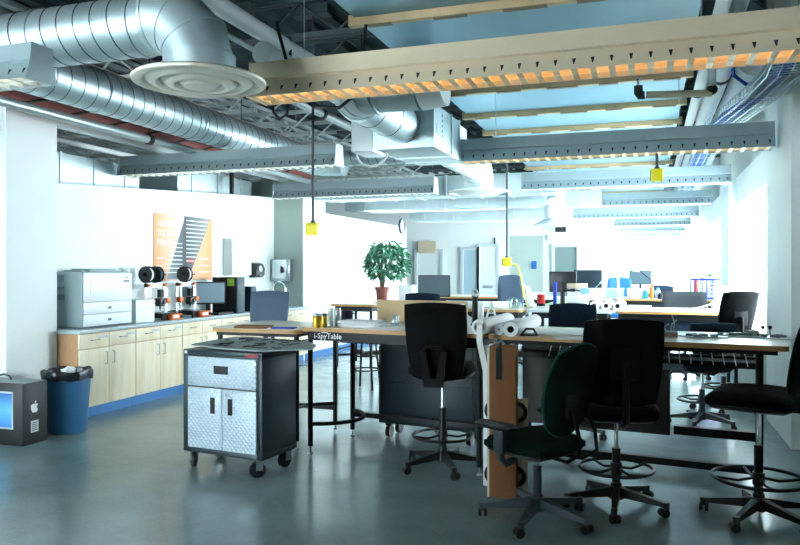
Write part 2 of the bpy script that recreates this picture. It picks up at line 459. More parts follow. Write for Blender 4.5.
# small junk up under the deck: junction boxes and conduit that show as blocks
m = MB()
for i in range(26):
    x = rnd.uniform(-4.6, -2.2); y = rnd.uniform(3.6, 9.5)
    m.box(x, y, rnd.uniform(3.9, 4.15), rnd.uniform(.12, .5), rnd.uniform(.1, .25), .1)
tag(m.build('deck_blocks', M['joist'], smooth=False), 'dark blocks and boxes crowded under the black roof deck', 'ceiling clutter', kind='stuff')

# ---------------------------------------------------------------- ceiling panels with tan channels
rows = [2.6, 3.8, 5.0, 6.15, 7.3, 8.5, 9.6, 10.8, 12.0, 13.2, 14.4, 15.6, 16.8, 18.0]
pan = thing('ceiling_panel', '', 'ceiling panel', (-.85, rows[0], 3.3), 0, 'suspended ceiling panels')
m = MB(); m.b2(-1.2, 1.2, .05, 1.17, .06, .085); m.b2(-1.2, -1.185, .05, 1.17, .06, .13); m.b2(1.185, 1.2, .05, 1.17, .06, .13)
m.build('metal_pan', M['panel'], pan, smooth=False)
m = MB(); m.b2(-1.25, 1.25, -.03, .035, 0, .085, .006); m.build('channel', M['tanrail'], pan)
m = MB()
for i in range(5): m.b2(-1.1+i*.5, -.92+i*.5+.06*(i % 3), -.026, .03, -.008, .004)
m.build('shadow_strip', M['tanshade'], pan, smooth=False)  # painted blotches of shadow along the underside of the channel
m = MB()
for x in (-1.15, 1.15): m.cyl((x, 0, .085), (x, 0, .98), .006, 6)
m.build('hanger_rod', M['wire'], pan)
plabels = ['nearest suspended panel, above the foremost light fixture and cut by the top edge',
 'second suspended panel, blue underside just above the long almond fixture',
 'third suspended panel, its tan channel meeting the top of the picture centre',
 'fourth suspended panel, mostly behind the long almond light fixture',
 'fifth suspended panel, its tan channel just under the almond fixture',
 'sixth suspended panel counting back from the camera, with a narrow tan channel',
 'seventh suspended panel counting back, pale underside just above the grey second-row fixture',
 'eighth suspended panel counting back, just behind the second-row grey fixture',
 'ninth suspended panel counting back from the camera', 'tenth suspended panel counting back from the camera',
 'eleventh suspended panel counting back from the camera', 'twelfth suspended panel counting back from the camera',
 'thirteenth suspended panel counting back from the camera', 'fourteenth and farthest suspended panel of the ceiling strip']
pan['label'] = plabels[0]
for i in range(1, len(rows)): dup(pan, (-.85, rows[i], 3.3), 0, plabels[i])

# ---------------------------------------------------------------- linear light fixtures
def fixture(name, label, x0, x1, y, z, body, louv, lamp, end=None):
    L = x1-x0
    t = thing(name, label, 'light fixture', (x0, y, z), 0, 'suspended linear light fixtures')
    m = MB()
    # closed housing: two flared sides and a top
    prof = [(.130,0),(.074,.115),(.098,.124),(.090,.235),(-.090,.235),(-.098,.124),(-.074,.115),(-.130,0),
            (-.123,0),(-.068,.115),(-.080,.227),(.080,.227),(.068,.115),(.123,0)]
    m.prism(prof, 0, L, 'X'); hm = m; m = MB()
    n = int(L/.105)
    for i in range(n+1):
        x = .03+i*(L-.06)/n
        m.prism([(x-.003,.045),(x+.003,.045),(x+.016,.002),(x-.016,.002)], -.119, .119, 'Y') if False else m.add([(x-.003,-.103,.045),(x+.003,-.103,.045),(x+.018,-.119,.003),(x-.018,-.119,.003),(x-.003,.103,.045),(x+.003,.103,.045),(x+.018,.119,.003),(x-.018,.119,.003)], [(0,1,2,3),(7,6,5,4),(0,4,5,1),(1,5,6,2),(2,6,7,3),(3,7,4,0)])
    m.b2(.005, L-.005, -.004, .004, .0, .02)
    m.build('louver', louv, t, smooth=False)
    m = hm; m.k = 1
    for i in range(n+1):
        x = .03+i*(L-.06)/n
        for s in (-1, 1):
            a = (s*.1150, .0308); b = (s*.0968, .0682)
            m.add([(x-.003,a[0]+s*.001,a[1]),(x+.003,a[0]+s*.001,a[1]),(x+.011,b[0]+s*.001,b[1]),(x-.011,b[0]+s*.001,b[1]),
                   (x-.003,a[0]-s*.003,a[1]),(x+.003,a[0]-s*.003,a[1]),(x+.011,b[0]-s*.003,b[1]),(x-.011,b[0]-s*.003,b[1])],
                  [(0,1,2,3),(7,6,5,4),(0,4,5,1),(1,5,6,2),(2,6,7,3),(3,7,4,0)])
    m.build('housing', [body, M['slot']], t, smooth=False)
    m = MB(); m.cyl((.06,0,.10), (L-.06,0,.10), .016, 8); m.build('lamp_tube', lamp, t)
    for x in (0, L):
        m = MB(); s = -1 if x == 0 else 1
        m.prism([(-.133,-.002),(.133,-.002),(.101,.12),(.092,.238),(-.092,.238),(-.101,.12)], x, x+s*.012, 'X')
        m.build('end_cap', end or body, t, smooth=False)
    for x in (.35, L-.8):
        zt = 3.36 if -2.05 < x0+x < .36 and y < 19 else 4.24
        m = MB(); m.cyl((x,0,.235), (x,0,zt-z), .004, 6); m.build('hanging_cable', M['wire'], t)
    return t
fixture('linear_light', 'long almond coloured linear light fixture in the foremost row, glowing amber louver', -2.5, 1.08, 4.35, 2.64, M['almond'], M['louver'], M['tubewarm'])
fixture('linear_light', 'grey white light fixture by the big round duct, cut by the frame', -6.1, -3.26, 3.25, 2.57, M['fixday'], M['louverw'], M['tubecool']).scale = (1, .85, .85)
fixture('linear_light', 'blue grey light fixture in the second row above the wall and long workbench', -6.15, -3.26, 7.45, 2.66, M['fixday'], M['louverw'], M['tubecool'], M['fixwhite'])
fixture('linear_light', 'grey light fixture in the second row beside the square duct box', -1.84, 1.08, 7.45, 2.62, M['fixday'], M['louver'], M['tubewarm'])
fixture('linear_light', 'third-row light fixture in front of the pale column above the stainless dispenser', -5.75, -3.05, 10.62, 2.66, M['fixday'], M['louverw'], M['tubecool'], M['fixwhite'])
fixture('linear_light', 'third-row light fixture directly behind the white duct elbow', -1.72, 1.03, 10.62, 2.66, M['fixday'], M['louverw'], M['tubecool'])
q = 4
for y in (13.8, 17.0, 20.2, 23.4, 26.6):
    nm = {4:'fourth', 5:'fifth', 6:'sixth', 7:'seventh', 8:'eighth'}[q]
    if y < 19: fixture('linear_light', nm+'-row light fixture over the area with the potted plant', -5.3, -2.6, y, 2.66, M['fixday'], M['louverw'], M['tubefar'], M['fixwhite'])
    fixture('linear_light', nm+'-row light fixture in the far window-side strip', -.85 if y > 19 else -1.6, 1.03, y, 2.66, M['fixday'], M['louverw'], M['tubefar'])
    q += 1
# the same lamps go on behind the camera
for y in (.9, -2.4): fixture('linear_light', 'almond light fixture hung behind the camera, row at %s' % ('the middle' if y > 0 else 'the back wall'), -2.5, .9, y, 2.66, M['almond'], M['louver'], M['tubewarm'])

# ---------------------------------------------------------------- ducts
def spiral(m, p0, p1, r, pitch=.125, seg=40, M_=None):
    p0, p1 = Vector(p0), Vector(p1); d = p1-p0; L = d.length; t = d.normalized()
    up = Vector((0,0,1)) if abs(t.z) < .9 else Vector((1,0,0))
    n = (up-t*up.dot(t)).normalized(); b = t.cross(n)
    st = []; k = 0
    s = 0.0
    while s < L-1e-6:
        for ds, rr in ((0,r+.004),(.007,r+.004),(.009,r),(pitch-.003,r)):
            if s+ds < L: st.append((s+ds, rr))
        s += pitch
    st.append((L, r))
    vs = []; fs = []
    for (s, rr) in st:
        for i in range(seg):
            a = 2*PI*i/seg
            off = .5*pitch*math.cos(a) if .1 < s < L-.15 else 0
            vs.append(p0+t*(s+off*.6)+(n*math.cos(a)+b*math.sin(a))*rr)
    for j in range(len(st)-1):
        for i in range(seg):
            l = (i+1) % seg
            fs.append((j*seg+i, j*seg+l, (j+1)*seg+l, (j+1)*seg+i))
    m.add(vs, fs, M_)
def seam(p0, p1, r, pitch, parent):
    p0, p1 = Vector(p0), Vector(p1); d = p1-p0; L = d.length; t = d.normalized()
    n = Vector((0,0,1)); n = (n-t*n.dot(t)).normalized(); b = t.cross(n); m = MB(); k = 28
    N = int(L/pitch*k)
    pts = [p0+t*(i*pitch/k)+(n*math.cos(2*PI*i/k)+b*math.sin(2*PI*i/k))*(r+.001) for i in range(N+1)]
    m.tube(pts, .004, 5); m.build('spiral_seam', M['seam'], parent)
def elbow(m, c, a0, a1, axis0, axis1, Rb, r, gores=5, seg=32):
    """gored elbow: centre c, path c + Rb*(axis0 cos + axis1 sin)"""
    A, B = Vector(axis0), Vector(axis1); pts = []
    for i in range(gores+1):
        a = R(a0+(a1-a0)*i/gores); pts.append(Vector(c)+(A*math.cos(a)+B*math.sin(a))*Rb)
    m.tube(pts, r, seg, cap=False)
    for i, p in enumerate(pts):
        a = R(a0+(a1-a0)*i/gores); t = (-A*math.sin(a)+B*math.cos(a))
        m.tube([p-t*.008, p+t*.008], r+.006, seg)
def band(m, p, t, r, w=.03):
    p, t = Vector(p), Vector(t).normalized(); m.tube([p-t*w/2, p+t*w/2], r+.008, 40)

DX, DY = -2.50, 3.68
t = thing('spiral_duct', 'big horizontal galvanised spiral duct with elbow above the round diffuser', 'duct', (DX, DY, 2.6))
m = MB(); m.tube([(-4.55-DX,0,.38),(-.27,0,.38)], .18, 40, cap=False); m.build('round_duct', M['galv'], t); seam((-4.55-DX,0,.38), (-.42,0,.38), .18, .125, t)
m = MB(); elbow(m, (-.28, 0, .12+.0), 90, 0, (1,0,0), (0,0,1), .28, .20, 3)
m.tube([(0,0,.16),(0,0,.02)], .209, 40, cap=False); m.build('elbow', M['galvbox'], t)
for bx in (-.40,-1.15): m = MB(); band(m, (bx,0,.38), (1,0,0), .18); m.build('joint_band', M['galv'], t)
t0 = thing('round_diffuser', 'round cream ceiling diffuser with stepped cones under the duct elbow', 'air diffuser', (DX, DY, 2.6))
m = MB(); m.lathe([(.19,.05),(.21,.045),(.40,.03),(.42,.015),(.415,0),(.39,-.006),(.36,0),(.34,.012)], seg=48); m.build('outer_ring', M['diff'], t0)
m = MB(); m.lathe([(.335,.012),(.30,-.012),(.27,-.012),(.25,.006)], seg=48); m.build('middle_cone', M['diff'], t0)
m = MB(); m.lathe([(.24,.006),(.20,-.02),(.16,-.02),(.14,0)], seg=40); m.build('middle_cone', M['diff'], t0)
m = MB(); m.lathe([(.13,0),(.10,-.026),(.0,-.03)], seg=32); m.build('centre_cone', M['diff'], t0)
m = MB(); m.lathe([(.345,.03),(.0,.032)], seg=40); m.build('back_plate', M['diff'], t0)

t0.scale = (.92,.92,.92)
t = thing('spiral_duct', 'long galvanised spiral duct running away along the left wall', 'duct', (-4.75, 3.75, 3.13))
m = MB(); m.tube([(0,0,0),(0,6.1,0)], .195, 40, cap=False); m.build('round_duct', M['galv'], t); seam((0,0,0), (0,6.1,0), .195, .155, t)
for by in (.08,1.62,3.1): m = MB(); band(m, (0,by,0), (0,1,0), .195); m.build('joint_band', M['galv'], t)
m = MB(); elbow(m, (.36,6.1,0), 180, 90, (1,0,0), (0,1,0), .36, .197); m.build('elbow', M['galv'], t)

# VAV box with its inlet duct
bx0, bx1, by0, by1, bz0, bz1 = -2.40, -1.83, 6.3, 7.25, 2.62, 3.02
t = thing('duct_box', 'square galvanised duct box with round inlet and punched side', 'duct box', (-2.1, 6.3, 2.62))
m = MB(); m.b2(-.3+0, .27, 0, .95, 0, .40, .004); m.build('box_body', M['galvbox'], t)
for fy in (-.012,.62,.932): m = MB(); m.b2(-.31,.28,fy,fy+.024,-.01,.41); m.build('flange', M['galv'], t, smooth=False)
m = MB()
for i in range(7): m.cyl((.268,.30,.04+i*.048), (.273,.30,.04+i*.048), .012, 10)
m.build('punched_holes', M['ventgrey'], t)
m = MB(); m.b2(.27,.274,.1,.22,.13,.22); m.build('data_plate', M['lightgrey'], t, smooth=False)
m = MB(); m.b2(-.52,-.31,-.02,.35,-.02,.30,.006); m.build('control_box', M['fixwhite'], t)
m = MB(); m.tube([(-.32+.25*math.cos(a)*.6, .0, -.04-.12*math.sin(a)) for a in [PI*i/10 for i in range(11)]], .012, 8); m.build('flex_conduit', M['whitepipe'], t)
t = thing('inlet_duct', 'short bright spiral duct running into the front of the square duct box', 'duct', (-2.12, 5.2, 2.83))
m = MB(); m.tube([(0,.06,0),(0,1.1,0)], .175, 36, cap=False); m.build('round_duct', M['galv'], t); seam((0,.1,0),(0,1.1,0),.175,.4,t)
m = MB(); elbow(m, (.24,.06,0), 180, 270, (1,0,0), (0,1,0), .24, .178, 4); m.build('elbow', M['galv'], t)
m = MB(); m.tube([(.24,-.18,0),(.56,-.18,0)], .172, 36, cap=False); m.build('round_duct', M['galv'], t)
m = MB(); m.tube([(.56,-.18,0),(.74,-.18,.02)], .178, 36); m.build('end_collar', M['whiteduct'], t)
# outlet
t = thing('white_duct', 'bright white round duct turning down behind the square duct box', 'duct', (-2.1, 7.26, 2.72))
m = MB(); m.prism([(-.28,-.08),(.26,-.08),(.26,.28),(-.28,.28)], 0, .35, 'Y'); m.build('transition', M['whiteduct'], t, smooth=False)
m = MB(); spiral(m, (.0,.35,.12), (.02,1.75,.12), .19, .5); m.build('round_duct', M['whiteduct'], t)
m = MB(); elbow(m, (.02,1.75,-.16), 90, 0, (0,1,0), (0,0,1), .28, .19, 5); m.build('elbow', M['whiteduct'], t)
t = thing('round_diffuser', 'white round diffuser under the white duct elbow', 'air diffuser', (-2.08, 9.29, 2.5))
m = MB(); m.lathe([(.19,.06),(.22,.05),(.40,.02),(.41,0),(.38,-.006)], seg=40); m.build('outer_ring', M['whiteduct'], t)
m = MB(); m.lathe([(.33,.01),(.26,-.02),(.0,-.02)], seg=36); m.build('middle_cone', M['whiteduct'], t)
# second round diffuser further back
X2 = wx(555, 12.4)
t = thing('round_diffuser', 'small far round diffuser on a short white drop duct in the aisle', 'air diffuser', (X2, 12.4, 2.25))
m = MB(); m.lathe([(.20,.10),(.22,.09),(.34,.02),(.35,0),(.30,-.006),(.2,-.02),(0,-.02)], seg=36); m.build('outer_ring', M['whiteduct'], t)
m = MB(); m.cyl((0,0,.09), (0,0,.34), .17, 28); m.cyl((0,0,.34), (0,.35,.62), .15, 24); m.build('drop_duct', M['whiteduct'], t)

def rect_duct(label, x0, x1, y0, y1, z0, z1, seams, axis='X', mt='galvbox'):
    t = thing('rectangular_duct', label, 'duct', (x0, y0, z0))
    m = MB(); m.b2(0, x1-x0, 0, y1-y0, 0, z1-z0); m.build('duct_body', M[mt], t, smooth=False)
    L = (x1-x0) if axis == 'X' else (y1-y0)
    for i in range(seams):
        p = (i+.5)*L/seams
        f = MB()
        if axis == 'X': f.b2(p-.02, p+.02, -.012, y1-y0+.012, -.012, z1-z0+.012)
        else: f.b2(-.012, x1-x0+.012, p-.02, p+.02, -.012, z1-z0+.012)
        f.build('flange', M['galv'], t, smooth=False)
    return t
t = thing('spiral_duct', 'spiral duct end showing behind and below the square duct box', 'duct', (wx(335,8.4), 8.4, wz(370,157,8.4)))
m = MB(); m.tube([(0,0,0),(wx(408,8.4)-wx(335,8.4),0,0)], .10, 28); m.build('round_duct', M['galv'], t); seam((0,0,0),(wx(408,8.4)-wx(335,8.4),0,0),.10,.11,t)
rect_duct('long blue grey rectangular duct crossing behind the square duct box', wx(318,11.2), wx(556,11.2), 11.2, 11.7, 2.68, 3.0, 8)
rect_duct('lower pale rectangular duct crossing farther back under the long one', wx(345,13.2), wx(600,13.2), 13.2, 13.6, 2.66, 2.9, 6)
rect_duct('far pale duct crossing the strip of far fixtures', wx(410,16), wx(560,16), 16, 16.4, 2.62, 2.85, 5)
rect_duct('grey rectangular duct lying over the left partition', -6.65, -6.25, 6.25, 7.85, 2.46, 2.82, 3, 'Y')
rect_duct('grey green rectangular duct above the wall by the black pipe', -6.9, -6.2, 8.6, 10.6, 2.6, 2.95, 3, 'Y')

# ---------------------------------------------------------------- pipes and beams along the room
def run(name, label, cat, pts, r, mt, clamps=(), group=None):
    t = thing(name, label, cat, pts[0], 0, group); p0 = Vector(pts[0])
    m = MB(); m.tube([Vector(p)-p0 for p in pts], r, 14); m.build('pipe', M[mt], t)
    for c in clamps:
        a, b = Vector(pts[0]), Vector(pts[-1]); p = a+(b-a)*c-p0; d = (b-a).normalized()
        k = MB(); k.tube([p-d*.03, p+d*.03], r+.012, 14); k.cyl(p+Vector((0,0,r)), (p.x, p.y, 4.2-p0.z), .006, 6); k.build('clamp', M['ironpipe'], t)
    return t
run('conduit', 'bright steel pipe along the red beam at the upper left', 'pipe', [(-5.14, 3.2, 2.92), (-5.14, 10.8, 2.92)], .045, 'greypipe', (.45,.7))
run('conduit', 'white pipe running below the bright steel pipe and red beam', 'pipe', [(-6.45, 6.25, 3.27), (-6.45, 10.85, 3.27)], .07, 'whitepipe', (.5,))
run('conduit', 'thin white pipe over the grey duct on the partition', 'pipe', [(-6.7, 6.25, 3.06), (-6.7, 12, 3.06)], .035, 'whitepipe', (.5,))
m = MB(); m.b2(-5.42, -5.25, 3.0, 11, 2.95, 2.99); m.b2(-5.42, -5.25, 3.0, 11, 3.5, 3.54); m.b2(-5.36, -5.31, 3.0, 11, 2.99, 3.5)
t = m.build('steel_beam', M['red'], smooth=False); tag(t, 'red brown steel beam along the room behind the spiral duct', 'beam')
m = MB()
for i in range(12): m.tube([(-5.30, 4+i*.55, 3.0), (-5.30, 4.35+i*.55, 3.12)], .012, 5)
m.build('brace_rod', M['ironpipe'], t)
m = MB(); m.b2(-5.76,-5.66,5.8,10.85,2.96,3.04); m.b2(-5.79,-5.63,5.8,10.85,3.04,3.05)
tag(m.build('cream_beam', M['whiteduct'], smooth=False), 'slim cream beam between the bright steel pipe and the left partition', 'beam')
run('conduit', 'pale pipe running back from behind the round diffuser', 'pipe', [(-2.95, 4.0, 3.42), (-2.95, 9.8, 3.42)], .07, 'lightgrey')
run('conduit', 'wide grey pipe under the dark deck left of the duct box', 'pipe', [(-3.75, 4.6, 3.40), (-3.75, 10.4, 3.40)], .05, 'greypipe', (.6,))
run('conduit', 'broad off white pipe passing behind the almond fixture to the duct box', 'pipe', [(-2.72, 4.8, 3.12), (-2.72, 8.4, 3.12)], .085, 'whiteduct', (.55,))
run('conduit', 'thin steel conduit between the two wide pipes near the ceiling', 'pipe', [(-3.25, 4.4, 3.42), (-3.25, 10.6, 3.42)], .025, 'greypipe')
run('conduit', 'slim white pipe beside the ceiling panels on the window side', 'pipe', [(.48, 4.9, 3.3), (.48, 7.6, 3.3), (.48, 15, 3.3)], .05, 'whitepipe', (.3,))
run('conduit', 'middle white wrapped pipe between the slim one and the cable tray', 'pipe', [(.635, 6.1, 3.3), (.635, 16, 3.3)], .085, 'whitepipe', (.12,))
run('conduit', 'fattest white wrapped pipe right beside the wire cable tray', 'pipe', [(.87, 7.0, 3.32), (.87, 17, 3.32)], .12, 'whitepipe')
run('conduit', 'upper white pipe tucked over the panels at the top right corner', 'pipe', [(.75, 3.2, 3.8), (.75, 12, 3.8)], .07, 'whitepipe')
t = run('branch_pipe', 'tan branch pipe with black elbow and sprinkler head crossing under the panels', 'pipe', [(wx(646,6.4), 6.4, wz(646,95,6.4)), (wx(712,6.4), 6.4, wz(712,93,6.4))], .03, 'pipetan')
L = wx(712,6.4)-wx(646,6.4)
m = MB(); m.tube([(-.01,0,.0),(-.05,0,.0),(-.06,0,.02),(-.06,0,.08)], .036, 12); m.build('pipe_elbow', M['ironpipe'], t)
m = MB(); m.cyl((-.06,0,.08),(-.06,0,.13), .014, 10); m.cyl((-.06,0,.13),(-.06,0,.135), .03, 14); m.build('sprinkler_head', M['chrome'], t)
m = MB(); m.ball((L,0,.005), .045, .04, .045); m.build('pipe_tee', M['ironpipe'], t)
m = MB(); m.cyl((L,0,0),(L,0,.45), .032, 12); m.build('riser', M['greypipe'], t)
run('crossing_pipe', 'grey green pipe crossing below the panel ends near the window side', 'pipe', [(.36, 6.9, 3.36), (1.12, 6.9, 3.36)], .05, 'pipetan')
t = run('drain_pipe', 'black iron pipe bending down onto the partition top by the grey duct', 'pipe', [(-6.02, 9.7, 2.66), (-6.02, 9.7, 3.0), (-6.02, 9.78, 3.07), (-6.02, 10.6, 3.09)], .035, 'ironpipe')

# cable tray
TP = [Vector((1.02,5.3,3.12)), Vector((1.02,6.2,3.0)), Vector((.96,6.9,3.0)), Vector((.74,8.4,3.0)), Vector((.72,10,3.0)), Vector((.72,17,3.0))]
def tray_pt(s):
    s = max(0, min(.9999, s))*(len(TP)-1); i = int(s); return TP[i].lerp(TP[i+1], s-i)
t = thing('cable_tray', 'zinc wire basket tray hanging on the window side, carrying blue cables', 'cable tray', (0,0,0))
m = MB()
for dx, dz in ((-.16,.08),(-.16,.03),(-.16,-.02),(-.08,-.02),(0,-.02),(.07,-.02),(.11,-.02),(.11,.03),(.11,.08)):
    m.tube([p+Vector((dx,0,dz)) for p in TP], .005, 5)
for i in range(90):
    c = tray_pt((i/90.)**1.0)
    m.tube([c+Vector(d) for d in ((-.16,0,.08),(-.16,0,-.02),(.11,0,-.02),(.11,0,.08))], .004, 4)
m.build('wire_basket', M['wire'], t)
m = MB()
for s in (.1,.3,.5,.7,.85):
    c = tray_pt(s); m.cyl(c+Vector((-.02,0,0)), (c.x-.02, c.y, 4.2), .006, 6)
m.build('hanger_rod', M['wire'], t)
t = thing('cable_bundle', 'bundle of blue network cables lying in the wire tray', 'cables', (0,0,0))
for i in range(11):
    m = MB(); dx = rnd.uniform(-.13,.09); dz = rnd.uniform(-.005,.05); ph = rnd.uniform(0,6)
    m.tube([tray_pt(k/40)+Vector((dx+.015*math.sin(ph+k*.5),0,dz+.008*math.sin(ph*2+k*.7))) for k in range(41)], .014, 6)
    m.build('cable', M['cable'] if i < 9 else M['cablegreen'], t)
m = MB(); p = Vector((.84,7.0,3.1))
m.tube([(.93,7.0,3.12),(.80,6.9,3.1),(.70,6.85,3.17),(.68,6.85,3.30),(.78,6.9,3.38),(.9,6.95,3.40)], .016, 8); m.build('cable', M['cable'], t)
# black looped cable and hanging power boxes
t = MB(); t.tube([(-3.1,5.6,3.5),(-3.08,5.6,3.0),(-3.06,5.6,2.86),(-3.0,5.6,2.80),(-2.93,5.6,2.84),(-2.9,5.6,3.0),(-2.9,5.6,3.5)], .013, 8)
t.tube([(-3.05,5.62,3.4),(-3.03,5.62,3.0),(-2.95,5.62,2.92),(-2.92,5.62,3.1),(-2.95,5.62,3.5)], .008, 6)
tag(t.build('cable_loop', M['blackplastic']), 'black cable loop dangling below the deck left of the almond fixture', 'cable')
t = MB(); t.tube([(-2.55,4.7,3.3),(-2.4,4.7,2.78),(-2.25,4.7,2.66),(-2.05,4.7,2.64),(-1.9,4.7,2.74),(-1.85,4.7,3.2)], .013, 8)
tag(t.build('cable_loop', M['blackplastic']), 'black cable swagging under the almond fixture in front of the inlet duct', 'cable')
def power_box(label, u, v, Y, ztop, s=.12, cord='cordgrey'):
    x, z = wx(u, Y), wz(u, v, Y)
    t = thing('power_drop', label, 'power box', (x, Y, z))
    m = MB(); m.box(0,0,0,s,s*.6,s*1.05,.006); m.build('box', M['yellow'], t)
    m = MB(); m.box(-s*.52,0,0,s*.12,s*.5,s*.9,.004); m.build('socket_plate', M['greyplastic'], t)
    m = MB(); m.cyl((0,0,s*.5),(0,0,ztop-z), .014, 8); m.cyl((0,0,s*.5),(0,0,s*.72), .025, 10); m.build('cord', M[cord], t)
    return t
power_box('yellow power box hanging on a long cord over the left workbench', 313, 229, 6.7, 4.2)
power_box('yellow power box hanging low over the middle tables with a yellow cord', 507, 262, 9.3, 3.12, .11)
power_box('yellow power box hanging high between fixtures on the window side', 657, 175, 7.45, 2.63, .11)
x, z = wx(508,9.3), wz(508,262,9.3)
m = MB(); m.tube([(x+.05,9.3,z-.02),(x+.12,9.3,z-.05),(x+.17,9.3,z-.2),(x+.2,9.32,z-.45)], .012, 6)
tag(m.build('extension_lead', M['cordyellow']), 'yellow cord curling down from the low hanging power box', 'cord')
# ---------------------------------------------------------------- counter along the left wall
CX0, CX1 = XL+.004, -5.34
cab_w = .86
cy = 5.81
NC = 6
lab = ['plywood base cabinet at the near end of the wall counter, beside the blue bin',
 'plywood base cabinet under the small white box on the wall counter', 'plywood base cabinet under the two desktop printers with orange parts',
 'plywood base cabinet half hidden behind the steel cart, below the grey monitor', 'plywood base cabinet behind the slate blue chair',
 'plywood base cabinet at the far end of the counter by the faucet']
for i in range(NC):
    y0 = cy+i*(5.08/NC); y1 = y0+5.08/NC-.004
    t = thing('base_cabinet', lab[i], 'cabinet', (CX1, y0, 0), 0, 'plywood base cabinets along the wall')
    W = y1-y0; D = CX1-CX0
    m = MB(); m.b2(-D, -.02, 0, W, .11, .858); m.build('cabinet_body', M['plyside'], t, smooth=False)
    m = MB(); m.b2(-D, -.06, 0, W, 0, .11); m.build('toe_kick', M['toe'], t, smooth=False)
    for k in range(2):
        a, b = .003+k*W/2, (k+1)*W/2-.003
        m = MB(); m.b2(-.02, 0, a, b, .115, .70, .002); d = m.build('door', M['ply'], t)
        s = b-.05 if k == 0 else a+.05
        m = MB(); m.tube([(0,s,.53),(.028,s,.53),(.028,s,.65),(0,s,.65)], .005, 8); m.build('handle', M['steel'], d)
        m = MB(); m.b2(-.02, 0, a, b, .706, .852, .002); d = m.build('drawer', M['ply'], t)
        c = (a+b)/2
        m = MB(); m.tube([(0,c-.05,.79),(.026,c-.05,.79),(.026,c+.05,.79),(0,c+.05,.79)], .005, 8); m.build('handle', M['steel'], d)
        if i < 2 and k < 2:
            m = MB(); m.b2(0, .0015, c+.06, c+.19, .80, .825); m.build('label_strip', M['lightgrey'], d, smooth=False)
m = MB(); m.b2(CX0, CX1+.025, cy-.012, cy+5.08, .862, .90, .004)
t = m.build('worktop', M['top']); tag(t, 'long grey worktop running over the plywood cabinets along the left wall', 'worktop')
CT = .90
# faucet at the far end
t = thing('faucet', 'tall chrome gooseneck faucet at the far end of the worktop', 'faucet', (-5.72, 10.45, CT))
m = MB(); m.lathe([(.028,0),(.028,.05),(.016,.06),(.016,.3),(0,.3)], seg=16); m.build('base', M['chrome'], t)
m = MB(); m.tube([(.0+.11-.11*math.cos(a),0,.3+.11*math.sin(a)) for a in [PI*i/12 for i in range(13)]]+[(.22,0,.22)], .012, 10); m.build('spout', M['chrome'], t)

# ---------------------------------------------------------------- work tables
def table(label, x0, x1, y0, y1, h=1.0, top='wood', edge='woodedge', legs=True, foot=True, rnd_c=.04, thick=.034, arcs=False, inl=0, ah=.075, rz=0, li=.08):
    W, D = x1-x0, y1-y0
    t = thing('work_table', label, 'table', (x0, y0, 0), rz)
    def rr(ins, r):
        pts = []
        for (cx, cyy, a0) in ((W-ins-r, D-ins-r, 0), (ins+r, D-ins-r, 90), (ins+r, ins+r, 180), (W-ins-r, ins+r, 270)):
            for k in range(7): pts.append((cx+r*math.cos(R(a0+15*k)), cyy+r*math.sin(R(a0+15*k))))
        return pts
    m = MB(); m.prism(rr(0, rnd_c), h-thick, h-.003, 'Z'); m.build('table_edge', M[edge], t, ang=50)
    m = MB(); m.prism(rr(.003, rnd_c), h-.006, h, 'Z'); m.build('tabletop', M[top], t, ang=50)
    a = h-thick
    m = MB()
    m.b2(.06, W-.06, .05, .09, a-ah, a); m.b2(.06, W-.06, D-.09, D-.05, a-ah, a)
    m.b2(.06, .10, .09, D-.09, a-ah, a); m.b2(W-.10, W-.06, .09, D-.09, a-ah, a)
    m.build('apron', M['black'], t, smooth=False)
    if legs:
        for (x, y) in ((li,.08),(W-li-inl,.08),(li,D-.08),(W-li-inl,D-.08)):
            m = MB(); m.cyl((x,y,.06), (x,y,a-.01), .022, 14); l = m.build('leg', M['black'], t)
            m = MB(); m.cyl((x,y,.012), (x,y,.07), .007, 8); m.lathe([(.024,0),(.022,.01),(.008,.016)], (x,y,0), 14); m.build('foot_glide', M['steel'], l)
    if foot:
        m = MB(); z = .24
        for s in ((1, -1) if not arcs else (1,)):
            bx = li if s == 1 else W-li
            pts = [(bx, .08, z)]
            for k in range(1, 10):
                f = k/10
                pts.append((bx+s*.27*math.sin(PI*f)**.7, .08+(D-.16)*f, z))
            pts.append((bx, D-.08, z)); m.tube(pts, .017, 8)
        m.b2(li, W-li, D-.10, D-.06, z-.06, z-.02)
        if not arcs: m.tube([(li,.08,z+.08),(li,D-.08,z+.08)], .014, 8)
        m.build('footrail', M['black'], t)
    return t
TA = table('round cornered workbench behind the steel cart with a slate blue chair behind it', -3.62, -2.72, 5.44, 6.40, rnd_c=.12, ah=.03)
TB = table('middle workbench with mugs and papers, a black chair tucked in front', -2.67, -1.12, 5.33, 6.19, 1.04, arcs=True, rz=-7, li=.045)
TC = table('window-side workbench with metal parts on top and a dark panel beneath', -1.09, .82, 5.135, 6.015, 1.04, foot=False, inl=.08, ah=.03, rz=-7)
# lettering on the apron of the middle table
text('i-SpyTable', 'apron_lettering', .062, M['tagwhite'], TB, (.10, .0485, .948), (90,0,0), .0008)
m = MB(); m.b2(.17, .23, .047, .0495, .993, .999); m.build('apron_tag', M['tagwhite'], TB, smooth=False)
